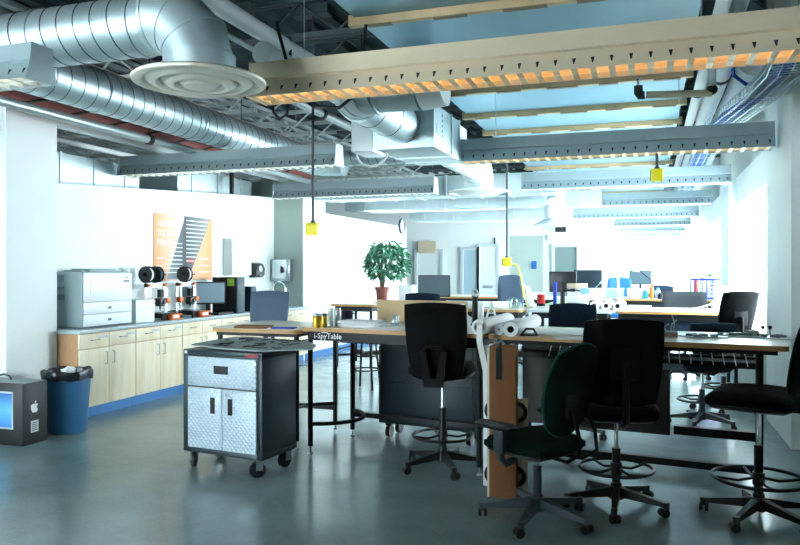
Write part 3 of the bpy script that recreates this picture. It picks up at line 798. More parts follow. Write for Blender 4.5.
# parts of the window-side table
m = MB(); m.b2(.10, 1.18, .55, .575, .32, .97); m.build('modesty_panel', M['modesty'], TC, smooth=False)
m = MB(); m.b2(.10, 1.74, .16, .53, .885, .892); m.b2(.10, 1.74, .155, .17, .87, .91); m.b2(.10, 1.74, .52, .535, .87, .91); m.k = 1
for i in range(20):
    x = .42+i*.066
    m.box(x, .145, .933, .006, .006, .09, M=T(x,0,.933)@RY((x-1.1)*-22)@T(-x,0,-.933))  # white bars stand for light showing through gaps in the shelf
m.build('under_shelf', [M['black'], M['tagwhite']], TC, smooth=False)
m = MB(); m.b2(1.2, 1.74, .60, .66, .32, .38); m.build('foot_bar', M['black'], TC)
m = MB(); m.b2(.08, 1.74, .76, .81, .05, .10); m.build('base_rail', M['black'], TC)
m = MB(); m.b2(.75, 1.30, .10, .14, .845, .885, .006); m.build('grey_sheet', M['ventgrey'], TC)

tb2 = dict(foot=False)
TP_ = table('small dark legged table carrying the potted plant', -4.45, -3.75, 9.85, 10.75, 1.0)
TD = table('second-row workbench behind the kraft board, with a long paper roll on it', -3.2, -1.50, 9.15, 10.15, **tb2)
TF = table('cluttered white topped table in the second row with paper rolls', -1.46, -.42, 9.25, 10.25, top='whiteplastic', edge='lightgrey', **tb2)
TE = table('bare pale workbench in the second row next to the window', -.38, 1.06, 9.30, 10.30, **tb2)
m = MB(); m.b2(.15,1.25,.12,.75,.68,.90,.01); m.build('hanging_tray', M['navyfab'], TE)
TG = table('third-row table with colourful bottles by the window', -.55, 1.06, 13.2, 14.2, **tb2)
TG2 = table('third-row table behind the cluttered white table', -2.4, -.6, 13.2, 14.2, top='whiteplastic', edge='lightgrey', **tb2)
TH = table('fourth-row table far down the window side', -.55, 1.06, 17.2, 18.2, **tb2)
TH2 = table('fourth-row table in front of the far doors', -4.5, -2.6, 13.4, 14.4, **tb2)

# ---------------------------------------------------------------- chairs
def chair(label, loc, rz, seat_h=.68, fab='darkfab', bw=.46, bh=.50, bz=None, ring=True, arms=False, tw=1.0, btw=.86, sq=.35, bt=.07, tilt=8, frame='blackplastic', support='Y', base_rot=18, name='drafting_chair', cat='chair', piping=None, base_r=.31, group='office chairs', seat_s=1, ring_r=.225):
    t = thing(name, label, cat, (loc[0], loc[1], 0), rz, group)
    m = MB(); m.lathe([(.0,.14),(.045,.135),(.05,.06),(.03,.055),(0,.055)], seg=18)
    for k in range(5):
        a = base_rot+72*k; Mk = RZ(a)
        m.add([(.02,-.028,.075),(.02,.028,.075),(.02,.024,.135),(.02,-.024,.135),(base_r,-.018,.06),(base_r,.018,.06),(base_r,.014,.085),(base_r,-.014,.085)],
              [(0,1,2,3),(7,6,5,4),(0,4,5,1),(1,5,6,2),(2,6,7,3),(3,7,4,0)], Mk)
        m.cyl((base_r,0,.05),(base_r,0,.088), .02, 10, M=Mk)
    m.build('star_base', M[frame], t)
    for k in range(5):
        a = base_rot+72*k; Mk = RZ(a)@T(base_r-.004,0,0)@RZ(50+40*k)
        m = MB()
        for s in (-1, 1): m.cyl((-.012,s*.006,.027),(-.012,s*.026,.027), .027, 14, M=Mk)
        m.box(-.006,0,.048,.046,.034,.014,.004,Mk)
        m.build('caster', M['blackplastic'], t)
    z1 = seat_h-.09
    m = MB(); m.cyl((0,0,.1),(0,0,z1*.66 if ring else z1*.8), .027, 16); m.cyl((0,0,.1),(0,0,.16), .034, 16); m.build('column', M[frame], t)
    m = MB(); m.cyl((0,0,.15),(0,0,z1), .015, 12); m.build('gas_lift', M['chrome'], t)
    if ring:
        zr = .25
        m = MB(); m.torus((0,0,zr), ring_r, .011, 40, 8)
        for k in range(4): m.tube([(.03,0,zr-.0),(.12,0,zr-.018),(ring_r,0,zr)], .009, 6, M=RZ(30+90*k))
        m.cyl((0,0,zr-.04),(0,0,zr+.035), .036, 16); m.build('foot_ring', M[frame], t)
    m = MB(); m.box(0,0,z1+.012,.20,.26,.05,.012); m.tube([(.06,.04,z1+.0),(.24,.06,z1-.015)], .006, 6); m.box(.25,.06,z1-.016,.05,.02,.012,.004); m.build('mechanism', M['blackplastic'], t)
    # seat: cushion laid flat, waterfall front
    Ms = T(0,.02,seat_h-.035)@RX(-90)
    m = MB(); m.pad(.50*seat_s,.48*seat_s,.10,.45,cz=.25,cx=-.12,M=Ms); m.build('seat', M[fab], t)
    m = MB(); m.pad(.46*seat_s,.44*seat_s,.05,.45,M=T(0,.02,seat_h-.075)@RX(-90)); m.build('seat_shell', M['blackplastic'], t)
    bz = bz if bz is not None else seat_h+.36
    Mb = T(0,-.25,bz)@RX(tilt)
    m = MB(); m.pad(bw,bh,bt,sq,tw,btw,cx=.55,cz=-.12,M=Mb); b = m.build('backrest', M[fab], t)
    if piping:
        N = 48; pts = []
        for i in range(N):
            a = 2*PI*i/N; u = max(-1,min(1,math.cos(a)*1.42)); v = max(-1,min(1,math.sin(a)*1.42))
            u_ = u*math.sqrt(1-v*v/2*sq); v_ = v*math.sqrt(1-u*u/2*sq)
            x = u_*bw/2*(btw+(tw-btw)*(v+1)/2); z = v_*bh/2
            pts.append(Mb@Vector((x,.55*x*x-.12*z*z,z)))
        m = MB(); m.tube(pts, .009, 6, True); m.build('piping', M[piping], b)
    m = MB()
    yb = -.29
    if support == 'Y':
        zl, zh = bz-.29, bz-.07; yb -= .035
        def strip(p0, p1, w0, w1, t_=.022):
            m.add([(p0[0]-w0,yb+t_,p0[1]),(p0[0]+w0,yb+t_,p0[1]),(p1[0]+w1,yb+t_,p1[1]),(p1[0]-w1,yb+t_,p1[1]),
                   (p0[0]-w0,yb,p0[1]),(p0[0]+w0,yb,p0[1]),(p1[0]+w1,yb,p1[1]),(p1[0]-w1,yb,p1[1])],
                  [(0,1,2,3),(7,6,5,4),(0,4,5,1),(1,5,6,2),(2,6,7,3),(3,7,4,0)])
        strip((-.045,zl),(-.075,zh),.03,.02); strip((.045,zl),(.075,zh),.03,.02); strip((0,zl-.03),(0,zl+.03),.07,.07)
        m.tube([(-.08,yb+.012,zh),(-.05,yb+.012,zh+.035),(.05,yb+.012,zh+.035),(.08,yb+.012,zh)], .013, 8)
        m.tube([(0,-.10,z1),(0,-.26,z1-.01),(0,yb+.02,zl)], .026, 10)
    elif support == 'bar':
        m.tube([(0,-.06,z1),(0,-.24,z1),(0,-.31,z1+.03),(0,-.325,z1+.12),(0,-.31,bz)], [.02,.02,.022,.022,.018], 8); m.box(0,-.285,bz,.16,.03,.2,.01)
    else:
        for s in (-1, 1):
            m.tube([(s*.05,-.08,z1),(s*.07,-.27,z1-.0),(s*.085,-.36,z1+.06),(s*.08,-.35,z1+.17),(s*.06,-.30,bz-.1)], .012, 8)
        m.box(0,-.285,bz-.08,.2,.03,.14,.01)
    m.build('back_support', M['blackmatte'], t)
    if arms:
        for s in (-1, 1):
            m = MB()
            m.tube([(s*.16,.04,z1-.03),(s*.24,.04,z1-.04),(s*.285,.04,z1+.0),(s*.29,.04,seat_h)], .022, 10)
            m.box(s*.29,.04,seat_h+.01,.05,.075,.14,.012); a = m.build('armrest', M['greyplastic'], t)
            m = MB(); m.pad(.09,.30,.04,.5,M=T(s*.29,.07,seat_h+.095)@RX(-90)); m.build('arm_pad', M['blackplastic'], a)
    return t
# front row
p = on(440, 466, .0)
chair('black drafting chair tucked under the middle workbench, back towards the viewer', (-1.47, 5.32), 3, .79, 'darkfab', .48, .58, .98, tw=1.02, btw=.84, sq=.3, base_rot=10)
chair('dark green swivel chair with piped oval back and armrests, in front of the cardboard post', (-.63, 4.41), 60, .50, 'tealfab', .47, .56, .81, ring=False, arms=True, sq=.8, btw=.9, support='loop', piping='tealpipe', name='task_chair', base_rot=58, tilt=14, base_r=.33, frame='greyplastic')
chair('tall black drafting chair right behind the green chair with wide square back', (-.19, 4.80), 12, .66, 'darkfab', .49, .54, .945, tw=1.02, btw=.88, sq=.32, support='bar', base_rot=-30)
chair('black drafting chair at the right edge turned sideways, big foot ring', (.63, 4.84), 72, .77, 'darkfab', .50, .46, .99, sq=.5, support='bar', base_rot=25, tilt=12, seat_s=1.08, ring_r=.26)
chair('slate blue mesh chair standing behind the round cornered workbench', (-3.83, 6.72), 185, .68, 'greyfab', .46, .50, 1.03, sq=.3, support='bar', btw=.88, frame='greyplastic')
chair('navy chair with rounded back behind the papers on the window-side workbench', (wx(572,6.95), 6.75), 180, .62, 'navyfab', .47, .52, .93, sq=.35, support='bar')
# second row
chair('dark chair leaning at the window end of the second row', (.77, 8.52), 28, .64, 'darkfab', .44, .55, 1.02, sq=.35, support='bar', tilt=16)
chair('wide charcoal chair back behind the bare pale workbench', (wx(684,11.1), 10.85), 180, .66, 'charcoal', .62, .5, .95, sq=.25, support='bar')
chair('black chair peeking over the kraft board under the monitor', (wx(427,8.6), 8.6), 5, .60, 'navyfab', .46, .46, 1.0, sq=.35, support='bar')
chair('blue grey chair in front of the far doors, left one of the pair', (wx(508,11.2), 11.2), 180, .66, 'greyfab', .44, .55, 1.0, sq=.35, support='bar')
chair('blue grey chair in front of the far doors, taller one of the pair', (wx(505,12.4), 12.35), 170, .70, 'greyfab', .44, .60, 1.12, sq=.35, support='bar')
chair('blue chair far off beside the plotter paper', (wx(619,14.9), 14.9), 180, .66, 'blueplastic', .5, .6, 1.07, sq=.5, support='bar')
chair('navy chair far off behind the bottles near the window', (wx(662,14.9), 14.9), 180, .60, 'navyfab', .46, .5, .95, sq=.35, support='bar')
chair('drafting chair with a foot ring seen beneath the window-side workbench', (wx(702,7.6), 7.6), 20, .62, 'navyfab', .46, .30, .86, sq=.35, support='bar', frame='greyplastic')
# black stool far under the tables
t = thing('stool', 'black metal stool standing beyond the left workbench on the bright floor', 'stool', (wx(366,8.6), 8.6, 0))
for k in range(4):
    a = R(45+90*k); m = MB(); m.tube([(.12*math.cos(a),.12*math.sin(a),.70),(.20*math.cos(a),.20*math.sin(a),0)], .014, 8); m.build('leg', M['black'], t)
m = MB(); m.lathe([(0,.70),(.17,.70),(.175,.715),(.165,.735),(0,.74)], seg=24); m.build('seat', M['black'], t)
m = MB()
for z, r in ((.24,.172),(.42,.153)): m.torus((0,0,z), r, .009, 24, 6)
m.build('foot_ring', M['black'], t)

# ---------------------------------------------------------------- steel tool cart
t = thing('tool_cart', 'rolling steel tool cart with diamond plate drawer and doors', 'cart', (-2.935, 4.86, 0), -7)
W, D, H0, H1 = .72, .43, .14, .90
m = MB(); m.b2(-W/2, W/2, -D/2, D/2, H0, H1, .006)
m.b2(-W/2-.004, W/2+.004, -D/2-.012, D/2+.004, H1-.035, H1+.004, .006); m.b2(-W/2-.004, W/2+.004, -D/2-.012, D/2+.004, H0-.004, H0+.035, .006)
m.b2(-W/2-.003, -W/2+.04, -D/2-.012, -D/2, H0, H1, .004); m.b2(W/2-.04, W/2+.003, -D/2-.012, -D/2, H0, H1, .004); m.build('cart_body', M['cartbody'], t)
yf = -D/2
m = MB(); m.b2(-W/2+.045, W/2-.045, yf-.018, yf, .635, .855, .005); d = m.build('drawer', M['diamond'], t)
m = MB(); m.b2(-.065, .065, yf-.026, yf-.016, .735, .795, .004); m.b2(-.05, .05, yf-.029, yf-.025, .742, .76, .001); m.build('drawer_pull', M['black'], d)
for s in (-1, 1):
    a, b = (-W/2+.045, -.003) if s < 0 else (.003, W/2-.045)
    m = MB(); m.b2(a, b, yf-.018, yf, .175, .625, .005); d = m.build('door', M['diamond'], t)
    m = MB(); m.b2(s*.075-.022 if s < 0 else .065, s*.075+.018 if s < 0 else .105, yf-.025, yf-.016, .44, .56, .004); m.build('door_pull', M['black'], d)
    if s > 0:
        m = MB(); m.cyl((.05,yf-.022,.585),(.05,yf-.016,.585), .01, 12); m.build('lock', M['steel'], d)
m = MB(); m.b2(W/2-.14, W/2-.03, yf-.0155, yf-.0115, H1-.028, H1-.006, 0); m.build('badge', M['badge'], t, smooth=False)
m = MB(); m.b2(-W/2+.01, -W/2+.035, yf-.0155, yf-.0115, H1-.028, H1-.006, 0); m.build('corner_plate', M['lightgrey'], t, smooth=False)
for x in (-1, 1):
    for y in (-1, 1):
        px, py = x*(W/2-.05), y*(D/2-.05)
        Mk = T(px, py, 0)@RZ(20+35*x+20*y)
        m = MB(); m.box(0,0,.132,.07,.06,.014,.002,Mk); m.b2(-.035,.015,-.028,-.023,.055,.13,0,Mk); m.b2(-.035,.015,.023,.028,.055,.13,0,Mk); c = m.build('caster', M['steel'], t)
        m = MB(); m.lathe([(0,-.019),(.052,-.019),(.06,-.012),(.06,.012),(.052,.019),(0,.019)], seg=24, M=Mk@T(-.025,0,.06)@RX(90)); m.build('wheel', M['blackplastic'], c)
# fibre sheet lying on the cart with shapes cut out of it
t = thing('cut_sheet', 'thin grey sheet with cut out shapes lying over the cart top', 'sheet', (-2.87, 4.92, .912), -7)
SHM = T(0,-.25,0)@RX(2.2)@T(0,.25,0)
m = MB(); m.prism([(-.47,-.15),(-.12,-.25),(.25,-.27),(.58,-.06),(.50,.12),(.30,.30),(-.36,.38),(-.45,.3)], 0, .010, 'Z', SHM); m.k = 1
r2 = random.Random(3)
for i in range(34):
    x, y = r2.uniform(-.33,.36), r2.uniform(-.18,.28); a = r2.uniform(0,180); w = r2.uniform(.06,.16)
    pts = [(x+w*math.cos(R(a))*f-.03*math.sin(PI*f), y+w*.55*math.sin(R(a))*f+.02*math.sin(2*PI*f), .0108) for f in (0,.25,.5,.75,1)]
    m.tube(pts, .005, 4, M=SHM)
m.build('sheet', [M['gasket'], M['cut']], t, smooth=False)

# ---------------------------------------------------------------- bin and carton
t = thing('waste_bin', 'round blue waste bin lined with a black bag', 'bin', (-5.12, 5.42, 0))
m = MB(); m.lathe([(0,.005),(.165,.0),(.17,.01),(.205,.52),(.215,.525),(.215,.55),(.198,.55),(.165,.02),(0,.02)], seg=40); m.build('bin_body', M['bin'], t)
pr = []; vs = []; fs = []; SG = 48; profile = [(.214,.49),(.219,.53),(.222,.56),(.216,.575),(.20,.57),(.188,.53),(.175,.45),(.0,.43)]
for (r_, z_) in profile:
    for k in range(SG):
        a = 2*PI*k/SG; w = .006*math.sin(7*a+z_*20)+.004*math.sin(13*a)
        vs.append(((r_+w*(r_ > 0))*math.cos(a), (r_+w*(r_ > 0))*math.sin(a), z_+.007*math.sin(5*a+1)+.005*math.sin(11*a)))
for i in range(len(profile)-1):
    for k in range(SG):
        l = (k+1) % SG; fs.append((i*SG+k, i*SG+l, (i+1)*SG+l, (i+1)*SG+k))
m = MB(); m.add(vs, fs); m.build('bin_bag', M['bag'], t)
def crumple(m, c, r, seed, fl=.7):
    b = bmesh.new(); bmesh.ops.create_icosphere(b, subdivisions=2, radius=1); q = random.Random(seed)
    for v in b.verts: v.co *= r*q.uniform(.7,1.1); v.co.z *= fl
    bmesh.ops.translate(b, vec=c, verts=b.verts); m.bm(b)
m = MB(); crumple(m, (.05,-.04,.56), .075, 1); o = m.build('crumpled_paper', M['paper'], loc=(-5.12,5.42,0)); tag(o, 'crumpled white paper on top of the rubbish in the blue bin', 'paper')

t = thing('computer_carton', 'black computer carton with a blue screen picture, on the floor by the bin', 'box', (-5.02, 4.81, 0))
m = MB(); m.b2(-.66, 0, 0, .27, 0, .53, .004); m.build('carton', M['carton'], t)
m = MB(); m.b2(-.655, -.005, .02, .25, .53, .534); m.b2(-.5,-.02,.1,.2,.532,.537); m.build('top_flap', M['greyprint'], t, smooth=False)
m = MB(); m.b2(-.60, -.10, -.003, 0, .14, .46); f = m.build('picture_frame', M['lightgrey'], t, smooth=False)
m = MB(); m.b2(-.585, -.115, -.005, -.002, .155, .445); m.build('screen_picture', grad_mat('blue printed picture', [(0,'2f80c8'),(.5,'63b4e8'),(1,'2a5fae')], 'Z', .15, .45), f, smooth=False)
# fruit mark with bite and leaf
def arc(cx, cz, r, a0, a1, n): return [(cx+r*math.cos(R(a0+(a1-a0)*i/n)), cz+r*math.sin(R(a0+(a1-a0)*i/n))) for i in range(n+1)]
body = [(0,.030),(-.012,.036),(-.026,.035),(-.037,.025),(-.041,.008),(-.037,-.014),(-.026,-.034),(-.015,-.042),(-.006,-.040),(0,-.037),(.006,-.040),(.015,-.042),(.026,-.033),(.035,-.016),(.026,-.008),(.022,.004),(.025,.015),(.034,.023),(.026,.034),(.012,.036)]
leaf = [(0,.040),(.003,.052),(.012,.060),(.016,.061),(.015,.050),(.008,.043)]
for nm, poly in (('fruit_mark', body), ('fruit_mark_leaf', leaf)):
    m = MB(T(.0015,.13,.31)@Matrix.Scale(1.0,4)); m.add([(0,a,b) for a,b in poly]+[(-.003,a,b) for a,b in poly], [tuple(range(len(poly)))]+[(i,(i+1)%len(poly),len(poly)+(i+1)%len(poly),len(poly)+i) for i in range(len(poly))])
    m.build(nm, M['tagwhite'], t, smooth=False)
m = MB(); m.b2(-.002,.0015,.09,.17,.10,.20); l = m.build('sticker', M['lightgrey'], t, smooth=False)
m = MB()
for i in range(5): m.b2(.0014,.0022,.10,.15 if i % 2 else .16,.115+i*.016,.121+i*.016)
m.build('sticker_print', M['darktext'], l, smooth=False)
m = MB(); m.tube([(-.42,.13,.535),(-.40,.13,.57),(-.34,.13,.585),(-.28,.13,.57),(-.26,.13,.535)], .008, 8); m.build('handle', M['blackplastic'], t)

# ---------------------------------------------------------------- under the middle table
t = thing('mobile_cabinet', 'wide dark teal steel cabinet on casters under the middle workbench', 'cabinet', (-2.29, 6.13, 0), -7)
m = MB(); m.b2(0,.93,0,.32,.13,.86,.005); m.build('cabinet_body', M['pegboard'], t)
m = MB(); m.b2(.05,.88,-.008,.0,.5,.506); m.b2(.03,.04,-.008,0,.15,.84); m.b2(.89,.90,-.008,0,.15,.84); m.build('panel_seam', M['black'], t, smooth=False)
m = MB(); m.b2(.36,.40,-.004,0,.655,.665); m.build('small_label', M['tagwhite'], t, smooth=False)
for x in (.08,.85):
    for y in (.06,.26):
        m = MB(); m.cyl((x-.02,y,.052),(x+.02,y,.052), .052, 18); m.box(x,y,.115,.06,.05,.02); m.build('caster', M['blackplastic'], t)
t = MB(); 
for i in range(7): crumple(t, (.40+i*.085, .22+.03*(i % 2), .955+.004*(i%3)), .055, 20+i, .45)
# bags lie on a thin shelf under the top
sh = MB(); sh.b2(.30, 1.05, .10, .40, .915, .922); sh.build('under_shelf', M['black'], TB, smooth=False)
o = t.build('plastic_bags', M['ventgrey'], loc=TB.location, rz=-7); tag(o, 'crumpled grey bags stuffed under the top of the middle workbench', 'bags', kind='stuff')

# ---------------------------------------------------------------- cardboard post, white strip and board with rings
t = thing('cardboard_post', 'tall brown cardboard post standing against the workbench behind the green chair', 'cardboard', (-.905, 4.80, 0), 2)
m = MB(); m.b2(-.09,.085,-.05,.05,.0,1.0,.004); m.build('box', M['cardboard'], t)
m = MB(); m.b2(-.045,-.005,-.056,-.05,.78,.985); m.build('black_tape', M['blackplastic'], t, smooth=False)
m = MB(); m.tube([(-.03,-.052,.985),(-.03,-.06,1.02),(-.01,-.05,1.035),(0,-.03,1.01)], .01, 8); m.build('wire_clip', M['steel'], t)
m = MB(); m.b2(-.105,-.091,-.045,.04,0,.98); m.build('side_flap', M['cream'], t, smooth=False)
t = thing('ring_board', 'cream board with black rings leaning behind the cardboard post', 'board', (-.86, 4.862, 0))
m = MB(); m.b2(-.17,.105,0,.014,.03,.64); m.b2(-.15,.09,.002,.012,0,.03); m.build('board', M['cream'], t, smooth=False)
for x, z in ((-.12,.55),(.03,.55),(-.12,.12),(.02,.12)):
    m = MB(); m.torus((0,0,0), .058, .014, 28, 8, M=T(x,-.004,z)@RX(90)); m.build('ring', M['blackplastic'], t)
pts = [(-1.113,5.02,1.15),(-1.113,4.99,1.12),(-1.11,4.98,1.0),(-1.06,4.95,.8),(-1.05,4.93,.55),(-1.05,4.92,.2),(-1.05,4.92,.02)]
vs = []; fs = []
for i, p in enumerate(pts):
    vs += [(p[0]-.022,p[1],p[2]),(p[0]+.022,p[1]-.01,p[2]),(p[0]+.022,p[1]-.007,p[2]),(p[0]-.022,p[1]+.003,p[2])]
for i in range(len(pts)-1):
    for k in range(4): fs.append((i*4+k, i*4+(k+1) % 4, i*4+4+(k+1) % 4, i*4+4+k))
m = MB(); m.add(vs, fs); o = m.build('paper_strip', M['paper']); tag(o, 'narrow white paper strip hanging from the roll down to the floor', 'paper strip')
# ---------------------------------------------------------------- on the wall counter
t = thing('office_printer', 'large white laser printer with grey side vents at the near end of the worktop', 'printer', (-5.42, 5.95, CT))
m = MB(); m.b2(-.50, -.012, .0, .74, .012, .58, .012); m.build('printer_body', M['greyprint'], t)
m = MB(); m.b2(-.012, 0, .006, .734, .27, .57, .006); d = m.build('front_panel', M['whiteplastic'], t)
m = MB(); m.b2(-.002, .003, .10, .106, .36, .50); m.build('panel_groove', M['lightgrey'], d, smooth=False)
for z0, z1 in ((.145,.265),(.02,.14)):
    m = MB(); m.b2(-.012, 0, .006, .734, z0, z1, .005); d = m.build('paper_drawer', M['whiteplastic'], t)
    m = MB(); m.b2(-.002, .003, .36, .41, z0+.045, z0+.07); m.build('drawer_grip', M['ventgrey'], d, smooth=False)
m = MB(); m.b2(-.40,-.05,.15,.65,.58,.60,.008); m.b2(-.34,-.1,.2,.6,.6,.615,.006); m.build('output_tray', M['greyprint'], t)
m = MB()
for (x0,x1,z0,z1) in ((-.47,-.36,.48,.55),(-.34,-.24,.48,.55),(-.47,-.22,.40,.43),(-.47,-.22,.29,.35)):
    n = int((x1-x0)/.014)
    for i in range(n): m.b2(x0+i*.014, x0+i*.014+.008, -.003, .002, z0, z1)
m.build('side_vents', M['ventgrey'], t, smooth=False)
m = MB(); m.b2(-.001,.0015,.62,.68,.515,.522); m.b2(-.001,.0015,.60,.69,.47,.49); m.build('nameplate', M['ventgrey'], t, smooth=False)
t = thing('white_box', 'small plain white box on the worktop right of the laser printer', 'box', (-5.44, 6.78, CT))
m = MB(); m.b2(-.26,0,0,.33,0,.262,.012); m.build('case', M['whiteplastic'], t)
m = MB(); m.b2(-.255,.002,.01,.32,.15,.153); m.build('lid_seam', M['lightgrey'], t, smooth=False)
def printer3d(label, x, y, spools, slabs):
    t = thing('desktop_printer', label, '3D printer', (x, y, CT), 90, 'desktop 3D printers')
    m = MB()
    for s in (-1, 1): m.b2(s*.17-.012, s*.17+.012, -.22, .22, .03, .06)
    m.b2(-.19,.19,-.235,-.215,.0,.07); m.b2(-.19,.19,.215,.235,.0,.07); m.build('base_frame', M['black'], t)
    m = MB(); m.b2(-.215,-.165,-.005,.005,.0,.44); m.b2(.165,.215,-.005,.005,0,.44); m.b2(-.215,.215,-.005,.005,.39,.44); m.build('gantry_frame', M['alu'], t, smooth=False)
    m = MB()
    for s in (-1, 1): m.cyl((s*.14,-.02,.06),(s*.14,-.02,.40), .006, 8)
    for z in (.20,.245): m.cyl((-.19,-.03,z),(.19,-.03,z), .006, 8)
    m.build('guide_rods', M['chrome'], t)
    for s in (-1, 1):
        m = MB(); m.b2(s*.17-.03, s*.17+.03, -.06,-.0, .19,.26,.006); m.build('axis_bracket', M['orange'], t)
        m = MB(); m.b2(s*.15-.02,s*.15+.02,-.04,-.0,.40,.435,.004); m.build('rod_clamp', M['orange'], t)
    m = MB(); m.b2(-.04,.05,-.10,-.02,.16,.26,.006); m.lathe([(.0,.10),(.008,.12),(.014,.16)], (0,-.06,0), 10); m.cyl((.02,-.10,.21),(.02,-.12,.21), .025, 14); m.build('print_head', M['blackplastic'], t)
    m = MB(); m.b2(-.13,.13,-.17,.13,.075,.085); m.build('heated_bed', M['greyplastic'], t)
    m = MB(); m.b2(-.09,.12,-.30,-.24,.005,.075,.014); c = m.build('display_box', M['orange'], t)
    m = MB(); m.b2(-.07,.04,-.303,-.297,.025,.06); m.build('display_window', M['paper'], c, smooth=False)
    m = MB(); m.cyl((.08,-.30,.04),(.08,-.318,.04), .018, 16); m.build('knob', M['black'], c)
    m = MB(); m.b2(.09,.15,.0,.05,.26,.36); m.build('power_supply', M['black'], t)
    m = MB(); m.b2(-.012,.012,-.012,.012,.44,.55); m.b2(-.18,.18,-.01,.01,.535,.55); m.build('spool_holder', M['blackplastic'], t)
    for i, sx in enumerate(spools):
        sp = thing('filament_spool', slabs[i], 'spool', (x-.0, y+sx, CT+.545), 90, 'filament spools over the 3D printers')
        m = MB(); Mk = RY(90)
        for q in (-.035,.03): m.lathe([(.028,q),(.098,q),(.10,q+.003),(.098,q+.006),(.028,q+.006)], seg=32, M=Mk)
        m.lathe([(.028,-.035),(.028,.036)], seg=20, M=Mk); m.build('spool', M['blackplastic'], sp)
        m = MB(); m.lathe([(.082,-.028),(.084,0),(.082,.029)], seg=32, M=Mk); m.build('filament', M['greyplastic'] if i else M['paper'], sp)
        m = MB()
        for k in range(6): m.box(0,.062,0,.0,0,0) if False else m.cyl(Mk@RZ(60*k)@Vector((.062,0,.0362)), Mk@RZ(60*k)@Vector((.062,0,.0368)), .012, 10)
        m.build('spool_holes', M['lightgrey'], sp, smooth=False)
printer3d('desktop printer with orange brackets, nearer one, beside the small white box', -5.66, 7.42, (-.17,.0), ('black filament spool nearest the laser printer, left of a touching pair', 'black filament spool, right one of the touching pair'))
printer3d('desktop printer with orange brackets, farther one beside the monitor', -5.66, 8.03, (-.03,), ('single black filament spool in front of the poster',))
def monitor(label, x, y, z, w, h, rz, scr='screenlit', stand=.14):
    t = thing('monitor', label, 'monitor', (x, y, z), rz)
    m = MB(); m.b2(-w/2,w/2,0,.035,stand,stand+h,.006); m.build('bezel', M['blackplastic'], t)
    m = MB(); m.b2(-w/2+.015,w/2-.015,-.003,.0,stand+.02,stand+h-.015); m.build('screen', M[scr], t, smooth=False)
    m = MB(); m.b2(-.03,.03,.035,.06,.01,stand+h*.5,.004); m.lathe([(0,0),(.11,0),(.11,.008),(.04,.018),(0,.018)], (0,.04,0), 24); m.build('stand', M['blackplastic'], t)
    return t
monitor('grey screened monitor on the worktop beside the black tower', -5.60, 8.46, CT, .44, .30, 48, 'lightscreen')
def tower(label, x, y, z, w, d, h, m1, m2, note=False):
    t = thing('computer_tower', label, 'computer', (x, y, z))
    m = MB(); m.b2(-d, -.02, 0, w, 0, h, .004); m.build('case', M[m1], t)
    m = MB(); m.b2(-.02, 0, .003, w-.003, .003, h-.003, .006); f = m.build('front_bezel', M[m2], t)
    m = MB(); m.b2(-.001,.002,.03,w-.03,h*.72,h*.80); m.b2(-.001,.002,.03,w-.03,h*.60,h*.66); m.cyl((-.001,w/2,h*.5),(.003,w/2,h*.5),.01,12); m.build('drive_bays', M['greyplastic'], f, smooth=False)
    if note:
        m = MB(); m.b2(-.16,-.05,-.002,0,h-.12,h-.02); m.build('sticky_note', M['green'], t, smooth=False)
tower('tall black computer tower with a lime note on its side', -5.36, 8.78, CT, .20, .40, .50, 'black', 'screenlit', True)
tower('small blue grey computer tower behind the black one', -5.40, 9.22, CT, .15, .34, .36, 'blueplastic' if False else 'navyfab', 'screenlit')
m = MB(); m.b2(-5.52,-5.38,8.35,8.72,CT,CT+.025,.005); m.b2(-5.5,-5.40,8.37,8.70,CT+.024,CT+.028); tag(m.build('keyboard', M['blackplastic']), 'black keyboard at the front of the worktop below the monitor', 'keyboard')

# ---------------------------------------------------------------- on the left wall
def lines(m, ys, zs, y0, y1, x): 
    for z, a, b in zs: m.b2(x, x+.0012, y0+a*(y1-y0), y0+b*(y1-y0), z-.012, z)
PX = XL+.002
y0, y1, z0, z1 = 7.745, 8.385, 1.36, 2.23
t = thing('poster', 'peach printed poster with white heading, left one of the wall pair', 'poster', (PX, y0, z0))
W, H = y1-y0, z1-z0
m = MB(); m.b2(0,.006,0,W,0,H); m.build('sheet', grad_mat('poster peach', [(0,'ea9650'),(.4,'e3b995'),(1,'cdcac0')], 'Y', 0, W), t, smooth=False)
m = MB(); m.prism([(W,H-.05),(W,.02),(W*.42,.02)], .006, .008, 'X'); m.build('dark_triangle', grad_mat('poster slate', [(0,'8f9a9c'),(.5,'5d6c72'),(1,'38464d')], 'Y', W*.4, W), t, smooth=False)
for i, (s, zz) in enumerate((('10 STEPS', H-.17), ('TO 3D', H-.29), ('PRINT', H-.41))):
    text(s, 'heading', .115, M['tagwhite'], t, (.0075, .06, zz), (90,0,90), .0006)
m = MB(); lines(m, 0, [(.50-.055*i, .55-.04*i, .93) for i in range(8)], 0, W, .0082); lines(m, 0, [(.30-.1*i, .08, .30) for i in range(3)], 0, W, .0082); m.build('text_lines', M['tagwhite'], t, smooth=False)
y0, y1 = 8.395, 9.05
t = thing('poster', 'slate and peach poster of white text lines, right one of the wall pair', 'poster', (PX, y0, z0))
W = y1-y0
m = MB(); m.b2(0,.006,0,W,0,H); m.build('sheet', grad_mat('poster peach two', [(0,'e6c6a8'),(.6,'e9b27e'),(1,'ea9650')], 'Y', 0, W), t, smooth=False)
m = MB(); m.prism([(.0,H),(W*.95,H),(.08,.02),(.0,.02)], .006, .008, 'X'); m.build('dark_triangle', grad_mat('poster slate two', [(0,'35434a'),(.6,'6d7a7e'),(1,'b59a7c')], 'Y', 0, W), t, smooth=False)
